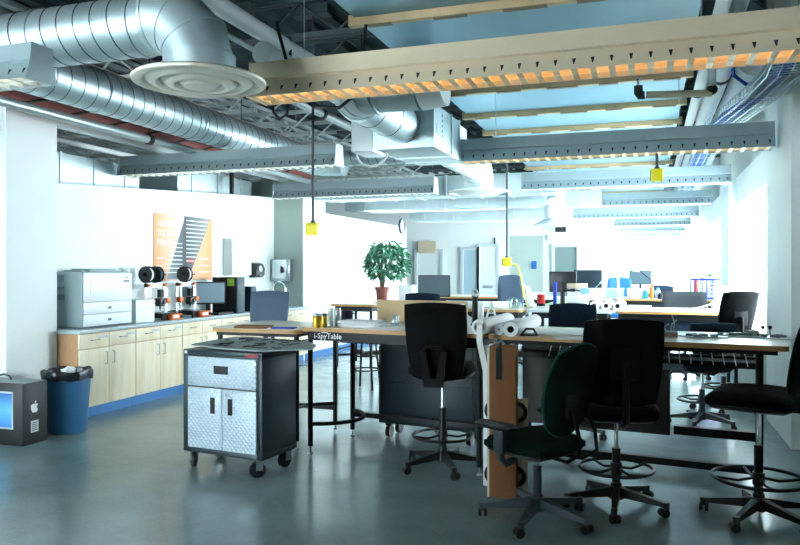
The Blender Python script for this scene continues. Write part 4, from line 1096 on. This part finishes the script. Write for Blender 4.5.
m = MB(); lines(m, 0, [(H-.05-.055*i, .05, max(.3, .85-.05*i)) for i in range(11)], 0, W, .0082); lines(m, 0, [(.30-.09*i, .5, .9) for i in range(3)], 0, W, .0082); m.build('text_lines', M['tagwhite'], t, smooth=False)
m = MB(); m.b2(.008,.0088,.05,.2,.24,.29); m.build('red_mark', M['exitred'], t, smooth=False)
t = thing('wall_cabinet', 'white box cabinet on the left wall behind the computer towers', 'cabinet', (XL+.002, 9.35, 1.42))
m = MB(); m.b2(0,.14,0,.55,0,.55,.004); m.build('cabinet_body', M['wall'], t)
m = MB(); m.b2(.14,.155,.005,.545,.005,.545,.003); m.build('door', M['whiteplastic'], t)
t = thing('soap_dispenser', 'black rounded soap dispenser on the white wall by the corner', 'dispenser', (XL+.002, 10.1, 1.38))
m = MB(); m.prism([(0,0),(.08,.0),(.12,.04),(.13,.14),(.09,.22),(0,.24)], 0, .26, 'Y'); m.build('dispenser_body', M['blackplastic'], t)
m = MB(); m.lathe([(0,0),(.05,0),(.05,.008),(0,.01)], seg=24, M=T(.122,.13,.14)@RY(85)); m.build('window', M['lightgrey'], t)
m = MB(); m.b2(.11,.135,.08,.18,.0,.05,.008); m.build('push_bar', M['greyplastic'], t)
t = thing('towel_dispenser', 'square mirror steel paper towel dispenser on the shaded grey wall', 'dispenser', (-5.92, 10.898, 1.31))
m = MB(); m.b2(0,.32,-.13,0,0,.37,.006); m.build('case', M['steel'], t)
m = MB(); m.b2(.012,.272,-.134,-.13,.05,.36,.002); m.build('mirror_door', M['chrome'], t)
m = MB(); m.b2(.05,.27,-.11,-.02,-.012,0); m.build('towel_slot', M['ventgrey'], t, smooth=False)
def plate(label, y, z): 
    t = thing('wall_switch', label, 'switch', (-5.398, y, z)); m = MB(); m.b2(0,.008,0,.10,0,.15,.002); m.build('plate', M['lightgrey'], t)
    m = MB(); m.b2(.008,.014,.035,.065,.05,.10); m.build('rocker', M['whiteplastic'], t, smooth=False)
plate('grey switch plate on the bright far white wall left of the plant', 12.4, 1.66)
t = thing('wall_clock', 'round clock with dark rim on the end of the white wall above the plant', 'clock', (-5.398, 15.9, 2.48))
t.location.z = wz(406,226,15.9)
m = MB(); m.lathe([(.17,0),(.18,.02),(.17,.05),(.155,.05),(.155,.03)], seg=32, M=RY(90)); m.build('rim', M['greyplastic'], t)
m = MB(); m.lathe([(0,.03),(.156,.03)], seg=32, M=RY(90)); m.build('dial', M['whiteplastic'], t)
m = MB(); m.b2(.034,.038,-.006,.006,0,.10); m.b2(.034,.038,-.08,0,-.006,.006); m.build('hands', M['black'], t, smooth=False)

# ---------------------------------------------------------------- on the front row of tables
def cyl_thing(name, label, cat, u, v, r, h, mt, z=1.04, group=None, handle=False, lid=None):
    x, y = on(u, v, z); t = thing(name, label, cat, (x, y, z), 0, group)
    m = MB(); m.lathe([(0,0),(r*.94,0),(r,.006),(r,h-.004),(r*.92,h),(r*.88,h-.006),(r*.86,.01),(0,.01)], seg=24); m.build('body', M[mt], t)
    if lid: m = MB(); m.lathe([(r*1.02,h-.006),(r*1.03,h+.006),(r*.6,h+.014),(0,h+.014)], seg=24); m.build('lid', M[lid], t)
    if handle: m = MB(); m.tube([(r,0,h*.8),(r+.03,0,h*.75),(r+.035,0,h*.45),(r,0,h*.25)], .006, 8); m.build('handle', M[mt], t)
    return t
cyl_thing('drink_can', 'yellow can on the middle workbench, left one of two', 'can', 316.5, 327.5, .033, .10, 'can', lid='alu')
cyl_thing('drink_can', 'yellow and silver can on the middle workbench, right one of two', 'can', 324, 327.5, .028, .10, 'can', lid='chrome')
cyl_thing('tumbler', 'tall white tumbler beside the yellow cans', 'cup', 330.5, 326, .024, .15, 'whiteplastic')
cyl_thing('tumbler', 'steel tumbler between the white tumbler and the dark mug', 'cup', 337.5, 326, .028, .15, 'steel')
cyl_thing('mug', 'dark purple mug standing behind the papers on the middle workbench', 'mug', 347, 325, .05, .125, 'purple', handle=True)
cyl_thing('tumbler', 'clear plastic cup by the kraft board', 'cup', 395, 328, .035, .10, 'glassjar')
def sheets(name, label, u, v, w, d, n, mt='paper', z=1.04, rz=0, cat='papers'):
    x, y = on(u, v, z); m = MB(); q = random.Random(int(u*7+v))
    for i in range(n):
        m.box(q.uniform(-.03,.03), q.uniform(-.03,.03), .002+i*.003, w, d, .0028, M=RZ(q.uniform(-14,14)))
    o = m.build(name, M[mt], loc=(x, y, z), rz=rz, smooth=False); tag(o, label, cat); return o
sheets('paper_pile', 'loose pile of white papers on the middle workbench by the dark mug', 363, 327, .34, .22, 18)
sheets('paper_pile', 'thin white sheets beside the pile, next to the black chair back', 392, 329, .2, .2, 6, rz=20)
sheets('paper_pile', 'white sheet on the round cornered workbench under the blue pad', 285, 328, .30, .2, 2, z=1.0)
x, y = on(284, 328.5, 1.006); m = MB(); m.box(0,0,.006,.20,.10,.012,.003); tag(m.build('blue_pad', M['bluedeep'], loc=(x,y,1.006), rz=10), 'flat royal blue pad on the white sheet of the round cornered workbench', 'pad')
x, y = on(254, 328, 1.0); m = MB(); m.box(0,0,.012,.30,.16,.022,.003); tag(m.build('notebook', M['cardboard'], loc=(x,y,1.0), rz=4), 'brown notebook lying on the round cornered workbench', 'notebook')
t = thing('kraft_board', 'low kraft board standing along the back of the middle workbench', 'board', (wx(377,6.08), 6.08, 1.04), -7)
w = wx(468,6.0)-wx(377,6.08)
m = MB(); m.b2(0,w,0,.03,0,.195,.002); m.build('board', M['cardpale'], t)
m = MB(); m.b2(w-.05,w-.02,-.002,0,.14,.175); m.build('white_label', M['paper'], t, smooth=False)
def roll(name, label, x0, y0, x1, y1, r, z=1.04, hole=.45, mt='paper', core='cardboard', zz=0):
    d = Vector((x1-x0, y1-y0, 0)); L = d.length; a = math.degrees(math.atan2(d.y, d.x))
    t = thing(name, label, 'paper roll', (x0, y0, z+r+zz), a)
    m = MB(); m.lathe([(r*hole,0),(r*.97,0),(r,.004),(r,L-.004),(r*.97,L),(r*hole,L)], seg=32, M=RY(90)); m.build('paper', M[mt], t)
    m = MB(); m.lathe([(r*hole,.002),(r*hole,L-.002),(r*hole*.86,L-.002),(r*hole*.86,.002),(r*hole,.002)], seg=24, M=RY(90)); m.build('core', M[core], t)
    return t
roll('paper_roll', 'large white paper roll with a dark core overhanging the workbench, right of the three', wx(510.5,4.97), 4.97, wx(535,5.9), 5.9, .052, core='black')
roll('paper_roll', 'large white paper roll with open spindle end, left of the three', wx(479,5.03), 5.03, wx(508,5.9), 5.9, .056, hole=.72, core='lightgrey')
roll('paper_roll', 'slim bluish white roll lying between the two large rolls', wx(499,5.10), 5.10, wx(519,5.8), 5.8, .04, hole=.2, mt='lightgrey', core='lightgrey')
x, y = on(475, 325.5, 1.04)
t = thing('tape_gun', 'black upright tool with a white ring top behind the paper rolls', 'tool', (x, y, 1.04))
m = MB(); m.b2(-.035,.035,-.03,.03,0,.02,.004); m.tube([(0,0,.02),(0,0,.22),(.004,-.005,.27)], [.026,.024,.034], 12); m.build('handle', M['blackplastic'], t)
m = MB(); m.lathe([(.012,-.012),(.03,-.01),(.03,.01),(.012,.012)], seg=20, M=T(.008,-.03,.27)@RX(70)); m.build('ring', M['lightgrey'], t)
m = MB(); m.b2(.026,.07,-.02,.02,.0,.19,.004); m.build('white_side', M['whiteplastic'], t)
x, y = on(490, 324, 1.04)
t = thing('folding_stand', 'small white A shaped stand behind the paper rolls', 'stand', (x, y+.05, 1.04))
for s in (-1, 1):
    m = MB(); m.tube([(0,0,.19),(s*.055,0,.0)], .009, 8); m.build('leg', M['whiteplastic'], t)
m = MB(); m.tube([(-.03,0,.09),(.03,0,.09)], .006, 6); m.build('crossbar', M['whiteplastic'], t)
x, y = on(463, 327, 1.04); m = MB(); crumple(m, (0,0,.05), .07, 5, .9); tag(m.build('crumpled_paper', M['paper'], loc=(x, y, 1.04)), 'crumpled white paper beside the black chair, near the upright tool', 'paper')
sheets('paper_pile', 'spread white drawings on the window-side workbench before the navy chair', 556, 334, .42, .3, 5)
sheets('paper_pile', 'small white sheets beside the large roll end on the window-side workbench', 575, 339, .24, .16, 3)
x, y = on(529, 336, 1.04)
t = thing('roll_holder', 'black holder bracket beside the dark cored roll', 'bracket', (x, y, 1.04))
m = MB(); m.b2(-.06,.06,-.015,.015,0,.012); m.build('foot', M['black'], t)
m = MB(); m.tube([(-.05,0,.01),(-.02,0,.05),(.03,0,.05),(.055,0,.01)], .008, 8); m.build('arch', M['black'], t)
def metal_plate(label, u, v, rz, seed, w=.26, d=.2):
    x, y = on(u, v, 1.04); t = thing('metal_part', label, 'metal part', (x, y, 1.04), rz, 'metal parts on the window-side workbench'); q = random.Random(seed)
    m = MB(); m.box(0,0,.005,w,d,.008,.002); m.build('plate', M['steel'], t)
    m = MB()
    for i in range(6): m.box(q.uniform(-w*.35,w*.35), q.uniform(-d*.3,d*.3), .016, q.uniform(.02,.06), q.uniform(.02,.05), .016, .002)
    m.build('brackets', M['ventgrey'], t)
    m = MB()
    for i in range(5): xx, yy = q.uniform(-w*.4,w*.4), q.uniform(-d*.4,d*.4); m.cyl((xx,yy,.009),(xx,yy,.02), .006, 8)
    m.build('bolts', M['chrome'], t)
    return t
metal_plate('steel plate with bolts, nearest the wide black chair after the little stand', 703, 337, 25, 1)
metal_plate('steel plate with dark brackets in the middle of the window-side workbench', 736, 336, -20, 2)
metal_plate('steel plate with bolts nearest the right-hand chair on the window-side workbench', 772, 338, -28, 3, .3, .2)
x, y = on(669, 337, 1.04)
t = thing('gadget_stand', 'little grey stand with two wires sticking up, beside the wide black chair', 'gadget', (x, y, 1.04))
m = MB(); m.box(0,0,.02,.11,.09,.035,.004); m.build('block', M['ventgrey'], t)
m = MB(); m.b2(-.045,-.005,-.047,-.044,.008,.03); m.b2(.008,.045,-.047,-.044,.008,.03); m.build('terminals', M['cardboard'], t, smooth=False)
m = MB(); m.tube([(.01,0,.035),(.02,0,.09),(.05,0,.12)], .004, 6); m.tube([(.03,.01,.035),(.035,.01,.10),(.02,.01,.15)], .004, 6); m.tube([(-.02,0,.035),(-.03,0,.07),(.0,0,.09)], .004, 6); m.build('wires', M['steel'], t)
x, y = on(752, 336, 1.04); m = MB(); m.box(0,0,.02,.08,.05,.04,.004); tag(m.build('small_block', M['lightgrey'], loc=(x,y,1.04)), 'small pale block at the back of the window-side workbench', 'block')
x, y = on(766, 336, 1.04)
t = thing('knob_pair', 'pair of dark round knobs on stems near the pier end of the workbench', 'knobs', (x, y, 1.04))
m = MB(); m.box(0,0,.006,.12,.05,.012,.002); m.build('plate', M['steel'], t)
for s in (-.02,.025): m = MB(); m.cyl((s,0,.01),(s,0,.05), .004, 8); m.ball((s,0,.06), .014); m.build('knob', M['black'], t)

# ---------------------------------------------------------------- plant
x, y = wx(382,10.3), 10.3
t = thing('potted_ficus', 'leafy green ficus in a brown pot on the small dark legged table', 'plant', (x, y, 1.0))
m = MB(); m.lathe([(0,.0),(.075,0),(.095,.20),(.108,.20),(.108,.245),(.094,.245),(.088,.22),(0,.215)], seg=28); m.build('pot', M['terracotta'], t)
m = MB(); m.lathe([(0,0),(.11,0),(.115,.012),(0,.012)], seg=24); m.build('saucer', M['black'], t)
m = MB(); m.lathe([(0,.226),(.086,.224)], seg=20); m.build('soil', M['soil'], t)
q = random.Random(11); m = MB(); lf = MB(); tips = []
for k in range(9):
    a = q.uniform(0, 2*PI); rr = q.uniform(.05,.25); h = q.uniform(.5,.85)
    pts = [(.02*math.cos(a),.02*math.sin(a),.22),(.3*rr*math.cos(a),.3*rr*math.sin(a),.22+h*.4),(rr*math.cos(a),rr*math.sin(a),.22+h*.85)]
    m.tube(pts, [.012,.009,.004], 6); tips += [Vector(p) for p in pts[1:]]
m.build('stem', M['bark'], t)
for i in range(640):
    th = q.uniform(0, 2*PI); ph = math.acos(q.uniform(-.8,1)); rr = q.uniform(.45,1)**.5
    c = Vector((.33*rr*math.sin(ph)*math.cos(th)+.08, .30*rr*math.sin(ph)*math.sin(th), .62+.33*rr*math.cos(ph)))
    L = q.uniform(.08,.135); w = L*.46
    Mk = T(*c)@RZ(math.degrees(th)+q.uniform(-50,50))@RY(q.uniform(-10,70))@RX(q.uniform(-40,40))
    lf.add([(0,0,0),(L*.3,w*.5,.006),(L*.7,w*.4,0),(L,0,-.012),(L*.7,-w*.4,0),(L*.3,-w*.5,.006),(L*.5,0,-.004)],
           [(0,1,6),(1,2,6),(2,3,6),(3,4,6),(4,5,6),(5,0,6)], Mk)
lf.build('foliage', M['leaf'], t)

# ---------------------------------------------------------------- second row clutter
monitor('black framed monitor on the second-row workbench facing the viewer, over the kraft board', wx(434,9.6), 9.6, 1.0, .45, .30, 4, 'screenlit', .13)
x, y = wx(407.5,9.7), 9.7; m = MB(); m.box(0,0,.14,.2,.2,.28,.006); m.box(0,0,.285,.21,.21,.012,.003); tag(m.build('white_box', M['whiteplastic'], loc=(x,y,1.0)), 'plain white box standing between the ficus and the black framed monitor', 'box')
roll('paper_roll', 'long white roll lying crosswise on the second-row workbench', wx(446,9.42), 9.42, wx(508,9.42), 9.42, .045, z=1.0, hole=.4)
cyl_thing('mug', 'cream mug before the glass jar on the second-row workbench', 'mug', 509, 308, .04, .095, 'cream', 1.0, handle=True)
x, y = wx(513.5,9.55), 9.55
t = thing('glass_jar', 'round clear glass jar with knob lid on the second-row workbench', 'jar', (x, y, 1.0))
m = MB(); m.lathe([(0,0),(.07,0),(.085,.04),(.08,.11),(.05,.14),(.047,.138),(.076,.108),(.081,.04),(.066,.005),(0,.005)], seg=28); m.build('bowl', M['glassjar'], t)
m = MB(); m.lathe([(.055,.14),(.03,.158),(0,.16)], seg=20); m.ball((0,0,.17), .015); m.build('lid', M['glassjar'], t)
t = thing('leaning_case', 'beige flat case leaning beside the glass jar', 'case', (wx(525,9.75), 9.75, 1.0))
m = MB(); m.box(0,0,.16,.03,.22,.31,.004,T(.06,0,0)@RY(-16)); m.build('case', M['lightwood'], t)
m = MB(); m.box(.04,0,.15,.05,.18,.26,.012,T(.06,0,0)@RY(-16)); m.build('white_insert', M['whiteplastic'], t)
for i, (u, v, mt, lb) in enumerate(((500,306.5,'black','tiny black gadget before the cream mug'),(519,306,'steel','tiny steel gadget right of the glass jar'),(527,307,'black','tiny black gadget under the leaning case'),(533,304.5,'greyplastic','small grey gadget between the leaning case and red canister'))):
    x, y = on(u, v, 1.0); m = MB(); m.box(0,0,.018,.07,.05,.032,.006); m.cyl((.02,0,.03),(.02,0,.05), .012, 10)
    tag(m.build('small_gadget', M[mt], loc=(x,y,1.0), rz=i*25), lb, 'gadget', 'small gadgets on the second-row workbench')
t = cyl_thing('canister', 'red canister with dark base on the cluttered white table', 'canister', 541, 306, .055, .15, 'red2', 1.0, lid='red2')
m = MB(); m.lathe([(0,.0),(.062,0),(.062,.035),(.05,.04)], seg=24); m.build('base_ring', M['black'], t)
monitor('dark monitor seen from behind on the cluttered white table', wx(563,10.05), 10.05, 1.0, .36, .28, 180, 'screen', .20)
m = MB(); m.box(0,0,.17,.035,.14,.34,.004); tag(m.build('blue_file', M['bluedeep'], loc=(wx(555,9.7),9.7,1.0)), 'tall dark blue file standing upright before the dark monitor', 'file')
t = thing('paper_basket', 'stack of white papers in a tray with a beige lid on the cluttered white table', 'paper tray', (wx(578,9.6), 9.6, 1.0))
m = MB()
for i in range(14): m.box(.004*math.sin(i*2.1), .005*math.cos(i*1.7), .02+i*.018, .25, .24, .013)
m.build('papers', M['paper'], t, smooth=False)
m = MB(); m.box(-.01,0,.295,.24,.24,.06,.004); m.build('lid', M['lightwood'], t)
x, y = wx(571,9.42), 9.40; m = MB(); m.tube([(-.10,0,0),(0,0,.01),(.05,0,.01)], [.012,.016,.022], 10); m.tube([(.05,0,.01),(.13,.0,.0)], .008, 8)
m.box(-.1,0,-.11,.012,.012,.245); m.box(-.1,0,-.226,.08,.08,.012)
tag(m.build('clamp_tool', M['black'], loc=(x, y, 1.235)), 'black horizontal tool on a post before the paper tray', 'tool')
x, y = wx(586,9.42), 9.38
t = thing('disc_stand', 'light blue round disc on a white stem beside the paper tray', 'disc', (x, y, 1.0))
m = MB(); m.lathe([(0,0),(.05,0),(.05,.01),(.012,.015),(.012,.19)], seg=20); m.build('stem', M['whiteplastic'], t)
m = MB(); m.lathe([(0,-.012),(.06,-.01),(.07,0),(.06,.01),(0,.012)], seg=28, M=T(0,-.02,.235)@RX(70)@Matrix.Scale(.7,4,(0,1,0))); m.build('disc', M['lblue'], t)
# plotter sheet curling over
n = 16; top = []
for i in range(n+1):
    f = i/n
    top.append((-.22+.46*f, .06+.44*f**1.15) if f < 1 else (.24, .50))
top += [(.27,.49),(.29,.42),(.30,.25),(.32,.08),(.38,.01)]
vs = []; fs = []
for (x, z) in top: vs += [(x,-.25,z),(x,.25,z+.03)]
N2 = len(vs); vs += [(p[0]-.004,p[1],p[2]-.005) for p in vs]
for i in range(len(top)-1):
    a, b, c, d = 2*i, 2*i+1, 2*i+3, 2*i+2
    fs += [(a,b,c,d),(N2+d,N2+c,N2+b,N2+a),(a,d,N2+d,N2+a),(b,N2+b,N2+c,c)]
m = MB(); m.add(vs, fs); t = m.build('plotter_sheet', M['paper'], loc=(wx(594,9.9), 10.25, 1.0)); tag(t, 'big white plotter sheet rising at a slant over the cluttered white table', 'paper')
m = MB(); m.add([(.06,-.252,.33),(.14,-.252,.40),(.14,-.252,.36),(.10,-.252,.31),(.06,-.248,.33),(.14,-.248,.40),(.14,-.248,.36),(.10,-.248,.31)],[(0,1,2,3),(7,6,5,4)]); m.build('blue_mark', M['lblue'], t, smooth=False)
x, y = on(555, 305, 1.0); m = MB(); m.add([(-.2,-.12,.004),(.2,-.14,.004),(.18,.16,.12),(-.05,.14,.05),(-.2,-.12,0),(.2,-.14,0),(.18,.16,.115),(-.05,.14,.045)], [(0,1,2,3),(7,6,5,4),(0,4,5,1),(1,5,6,2),(2,6,7,3),(3,7,4,0)])
tag(m.build('green_sheet', M['greenpaper'], loc=(x+.03,y,1.0), smooth=False), 'pale green sheet curling up on the cluttered white table', 'paper')
for i, (u, lb) in enumerate(((594,'white roll with dark core, leftmost in the row behind the navy chair'),(606,'white roll with dark core, middle of the row behind the navy chair'),(617.5,'white roll with dark core, rightmost in the row at the bare pale workbench'))):
    x = wx(u, 9.35); roll('paper_roll', lb, x, 9.35, x+.04, 9.85, .055, z=1.0, hole=.5, core='black')
vs = []; x, y = wx(693,9.6), 9.6
m = MB(); N = 10; 
vs = []; fs = []
for i in range(N+1):
    f = i/N
    for k in (0,1): vs.append((-.2+.42*f, -.12+.24*k, .004+.09*f*f))
for p in list(vs): vs.append((p[0],p[1],p[2]-.003))
for i in range(N):
    fs += [(2*i,2*i+2,2*i+3,2*i+1),(2*N+2+2*i,2*N+2+2*i+1,2*N+2+2*i+3,2*N+2+2*i+2)]
m.add(vs, fs); o = m.build('curled_sheet', M['paper'], loc=(x,y,1.0)); tag(o, 'white sheet curling up on the bare pale workbench', 'paper')
x, y = on(697, 309.5, 1.0); m = MB(); m.box(0,0,.012,.09,.05,.02,.004); m.ball((.05,0,.018), .018); m.ball((-.05,.01,.016), .016); tag(m.build('dark_gadget', M['greyplastic'], loc=(x,y,1.0)), 'small dark gadget before the curled sheet on the bare pale workbench', 'gadget')

# ---------------------------------------------------------------- third row and beyond
def z_on(u, Y): return (wx(u, Y), Y, 1.0)
def bottle(label, u, Y, r, h, mt, cap):
    t = thing('bottle', label, 'bottle', z_on(u, Y), 0, 'bottles on the third-row table')
    m = MB(); m.lathe([(0,0),(r,0),(r,h*.7),(r*.45,h*.82),(r*.4,h*.92),(0,h*.92)], seg=18); m.build('body', M[mt], t)
    m = MB(); m.lathe([(r*.5,h*.9),(r*.5,h),(0,h)], seg=14); m.build('cap', M[cap], t)
bottle('orange red bottle on the third-row table', 651.5, 13.4, .035, .26, 'orange', 'red2')
bottle('teal bottle left of the orange red one on the third-row table', 646, 13.4, .04, .17, 'teal', 'green')
bottle('blue bottle right of the orange red one on the third-row table', 658, 13.5, .045, .19, 'lblue', 'teal')
bottle('squat black bottle beside the blue one on the third-row table', 660, 13.35, .035, .11, 'black', 'black')
t = thing('file_crate', 'royal blue lattice crate holding white and orange files near the window', 'crate', (wx(706,13.5), 13.5, 1.0))
m = MB()
for s in (-1, 1):
    m.b2(-.24,.24,s*.15-.008,s*.15+.008,.32,.36); m.b2(-.24,.24,s*.15-.008,s*.15+.008,0,.03); m.b2(s*.24-.008,s*.24+.008,-.15,.15,.32,.36); m.b2(s*.24-.008,s*.24+.008,-.15,.15,0,.03)
    for i in range(9): m.b2(-.24+i*.06-.006,-.24+i*.06+.006,s*.15-.006,s*.15+.006,0,.34)
    for z in (.09,.16,.23,.29): m.b2(.04,.24,s*.15-.006,s*.15+.006,z,z+.012)
    for i in range(5): m.b2(s*.24-.006,s*.24+.006,-.15+i*.075-.006,-.15+i*.075+.006,0,.34)
m.b2(-.24,.24,-.15,.15,0,.012); m.build('crate', M['bluedeep'], t, smooth=False)
for i, (c, lb) in enumerate((('orange','orange file in the blue lattice crate'),('paper','white file beside the orange one in the blue crate'),('paper','white file in the middle of the blue crate'),('lightgrey','grey file at the window side of the blue crate'))):
    m = MB(); m.box(-.17+i*.095,0,.165,.055,.24,.30,.003); o = m.build('file', M[c], loc=(wx(706,13.5),13.5,1.013)); tag(o, lb, 'file', 'files in the blue crate')
t = thing('small_plant', 'tiny green plant standing on the files at the window', 'plant', (wx(710,13.55), 13.55, 1.316))
m = MB(); m.lathe([(0,0),(.03,0),(.04,.06),(0,.06)], seg=16); m.build('pot', M['whiteplastic'], t)
lf = MB(); q = random.Random(4)
for i in range(24):
    Mk = T(0,0,.06)@RZ(q.uniform(0,360))@RY(-q.uniform(10,80)); lf.add([(0,0,0),(.05,.015,0),(.1,0,0),(.05,-.015,0)], [(0,1,2,3)], Mk)
lf.build('foliage', M['leaf'], t)
m = MB(); m.box(0,0,.15,.22,.012,.30,.003,RX(-14)); m.box(.02,-.01,.17,.12,.012,.12,0,RX(-14)); tag(m.build('picture_card', M['paper'], loc=(wx(712,12.0),10.2,1.0)) , 'white leaning card near the window behind the dark leaning chair', 'card')
def cup_far(u, Y, label, mt):
    t = thing('storage_box', label, 'box', z_on(u, Y)); m = MB(); m.box(0,0,.08,.3,.24,.16,.006); m.build('tub', M[mt], t); m = MB(); m.box(0,0,.165,.31,.25,.02,.005); m.build('lid', M['lightgrey'], t)
cup_far(636, 13.6, 'pale storage tub on the third-row table left of the bottles', 'lightgrey')
cup_far(615, 13.6, 'blue storage tub on the white third-row table', 'lblue')
cup_far(596, 13.5, 'white storage tub on the white third-row table', 'whiteplastic')
cup_far(660, 17.6, 'pale tub on the fourth-row table', 'lblue')
t = thing('desk_lamp', 'thin dark jointed desk lamp on the third-row table', 'lamp', z_on(655, 13.8))
m = MB(); m.lathe([(0,0),(.08,0),(.08,.015),(0,.02)], seg=20); m.build('base', M['black'], t)
m = MB(); m.tube([(0,0,.02),(-.05,0,.30),(-.30,0,.52)], .010, 8); m.build('arm', M['black'], t)
m = MB(); m.lathe([(.02,.06),(.035,.04),(.06,-.03),(.05,-.03),(.02,.04)], (-.32,0,.5), 16); m.build('lamp_shade', M['lightgrey'], t)
monitor('far monitor turned sideways on the white third-row table', wx(588,13.7), 13.7, 1.0, .5, .34, 10, 'screen', .16)
monitor('far pale monitor on the fourth-row table by the window', wx(640,17.7), 17.7, 1.0, .5, .34, -10, 'screenlit', .16)

# far wall marks
YF = 19.92
x = wx(554, YF); z = wz(554, 238, YF)
t = thing('exit_sign', 'white exit sign with red letters above the far doorway', 'sign', (x, YF-.03, z-.1))
m = MB(); m.b2(-.17,.17,0,.05,0,.2,.004); m.build('sign_box', M['whiteplastic'], t)
text('EXIT', 'letters', .14, M['exitred'], t, (0,-.002,.05), (90,0,0), .001, 'CENTER')
m = MB(); m.b2(-.02,.02,0,.04,0,.18); tag(m.build('wall_plaque', M['blackplastic'], loc=(wx(494.5,YF),YF-.02,wz(494.5,244,YF)), smooth=False), 'narrow black plaque on the far wall above the door', 'plaque')
m = MB(); m.b2(-.26,.26,0,.03,0,.34,.004); tag(m.build('notice_board', M['lightwood'], loc=(wx(427,YF-.1),YF-.10,wz(427,253,YF-.1)), smooth=False), 'beige notice board over the far left door', 'board')
m = MB(); m.b2(-.07,.07,0,.02,0,.22); tag(m.build('blue_poster', M['blueplastic'], loc=(wx(534,YF),YF-.02,wz(534,269,YF)), smooth=False), 'small blue notice on the grey green far wall', 'notice')
m = MB(); m.b2(wx(510,20),wx(543,20),19.985,19.995,.9,wz(520,236,20)); struct(m.build('trim_20', M['greywallshade'], smooth=False))
m = MB(); m.b2(-.14,.14,0,.14,0,.16,.01); m.cyl((0,.0,.08),(0,-.06,.08), .05, 14); tag(m.build('projector', M['blackplastic'], loc=(wx(560,19.5),19.6,wz(560,232,19.6)), smooth=False), 'black box fixed high above the far doorway', 'projector')

# ---------------------------------------------------------------- daylight and camera
w = bpy.data.worlds.new('sky'); scene.world = w; w.use_nodes = True
bg = w.node_tree.nodes['Background']; bg.inputs['Color'].default_value = (.80,.93,1.0,1); bg.inputs['Strength'].default_value = 9
for i, y in enumerate(piers[:-1]):
    l = bpy.data.lights.new('daylight_portal_%d' % i, 'AREA'); l.shape = 'RECTANGLE'; l.size = BAY-PD; l.size_y = 1.7
    l.cycles.is_portal = True
    o = bpy.data.objects.new('daylight_portal_%d' % i, l); C.objects.link(o)
    o.location = (1.64, y+PD+(BAY-PD)/2, 1.66); o.rotation_euler = (0, R(90), 0); o.rotation_euler = (R(90), 0, R(90))
l = bpy.data.lights.new('daylight_portal_back', 'AREA'); l.shape = 'RECTANGLE'; l.size = 5.1; l.size_y = 1.95; l.cycles.is_portal = True
o = bpy.data.objects.new('daylight_portal_back', l); C.objects.link(o); o.location = (-7.0, -5.16, 1.9); o.rotation_euler = (R(-90), 0, 0)
cam = bpy.data.cameras.new('camera'); co = bpy.data.objects.new('camera', cam); C.objects.link(co)
co.location = (0,0,CH); co.rotation_euler = (R(90), 0, YAW)
cam.sensor_width = 36; cam.lens = 36*FPX/800; cam.shift_y = (HY-272.5)/800; cam.clip_start = .05
scene.camera = co
vs_ = scene.view_settings
scene.display_settings.display_device = 'sRGB'
vs_.view_transform = 'Standard'; vs_.look = 'None'; vs_.gamma = 1; vs_.exposure = 2.42
try: vs_.use_curve_mapping = False
except Exception: pass
cy_ = scene.cycles
cy_.max_bounces = 10; cy_.diffuse_bounces = 6; cy_.glossy_bounces = 5; cy_.transparent_max_bounces = 12
cy_.use_denoising = True
cy_.sample_clamp_indirect = 8
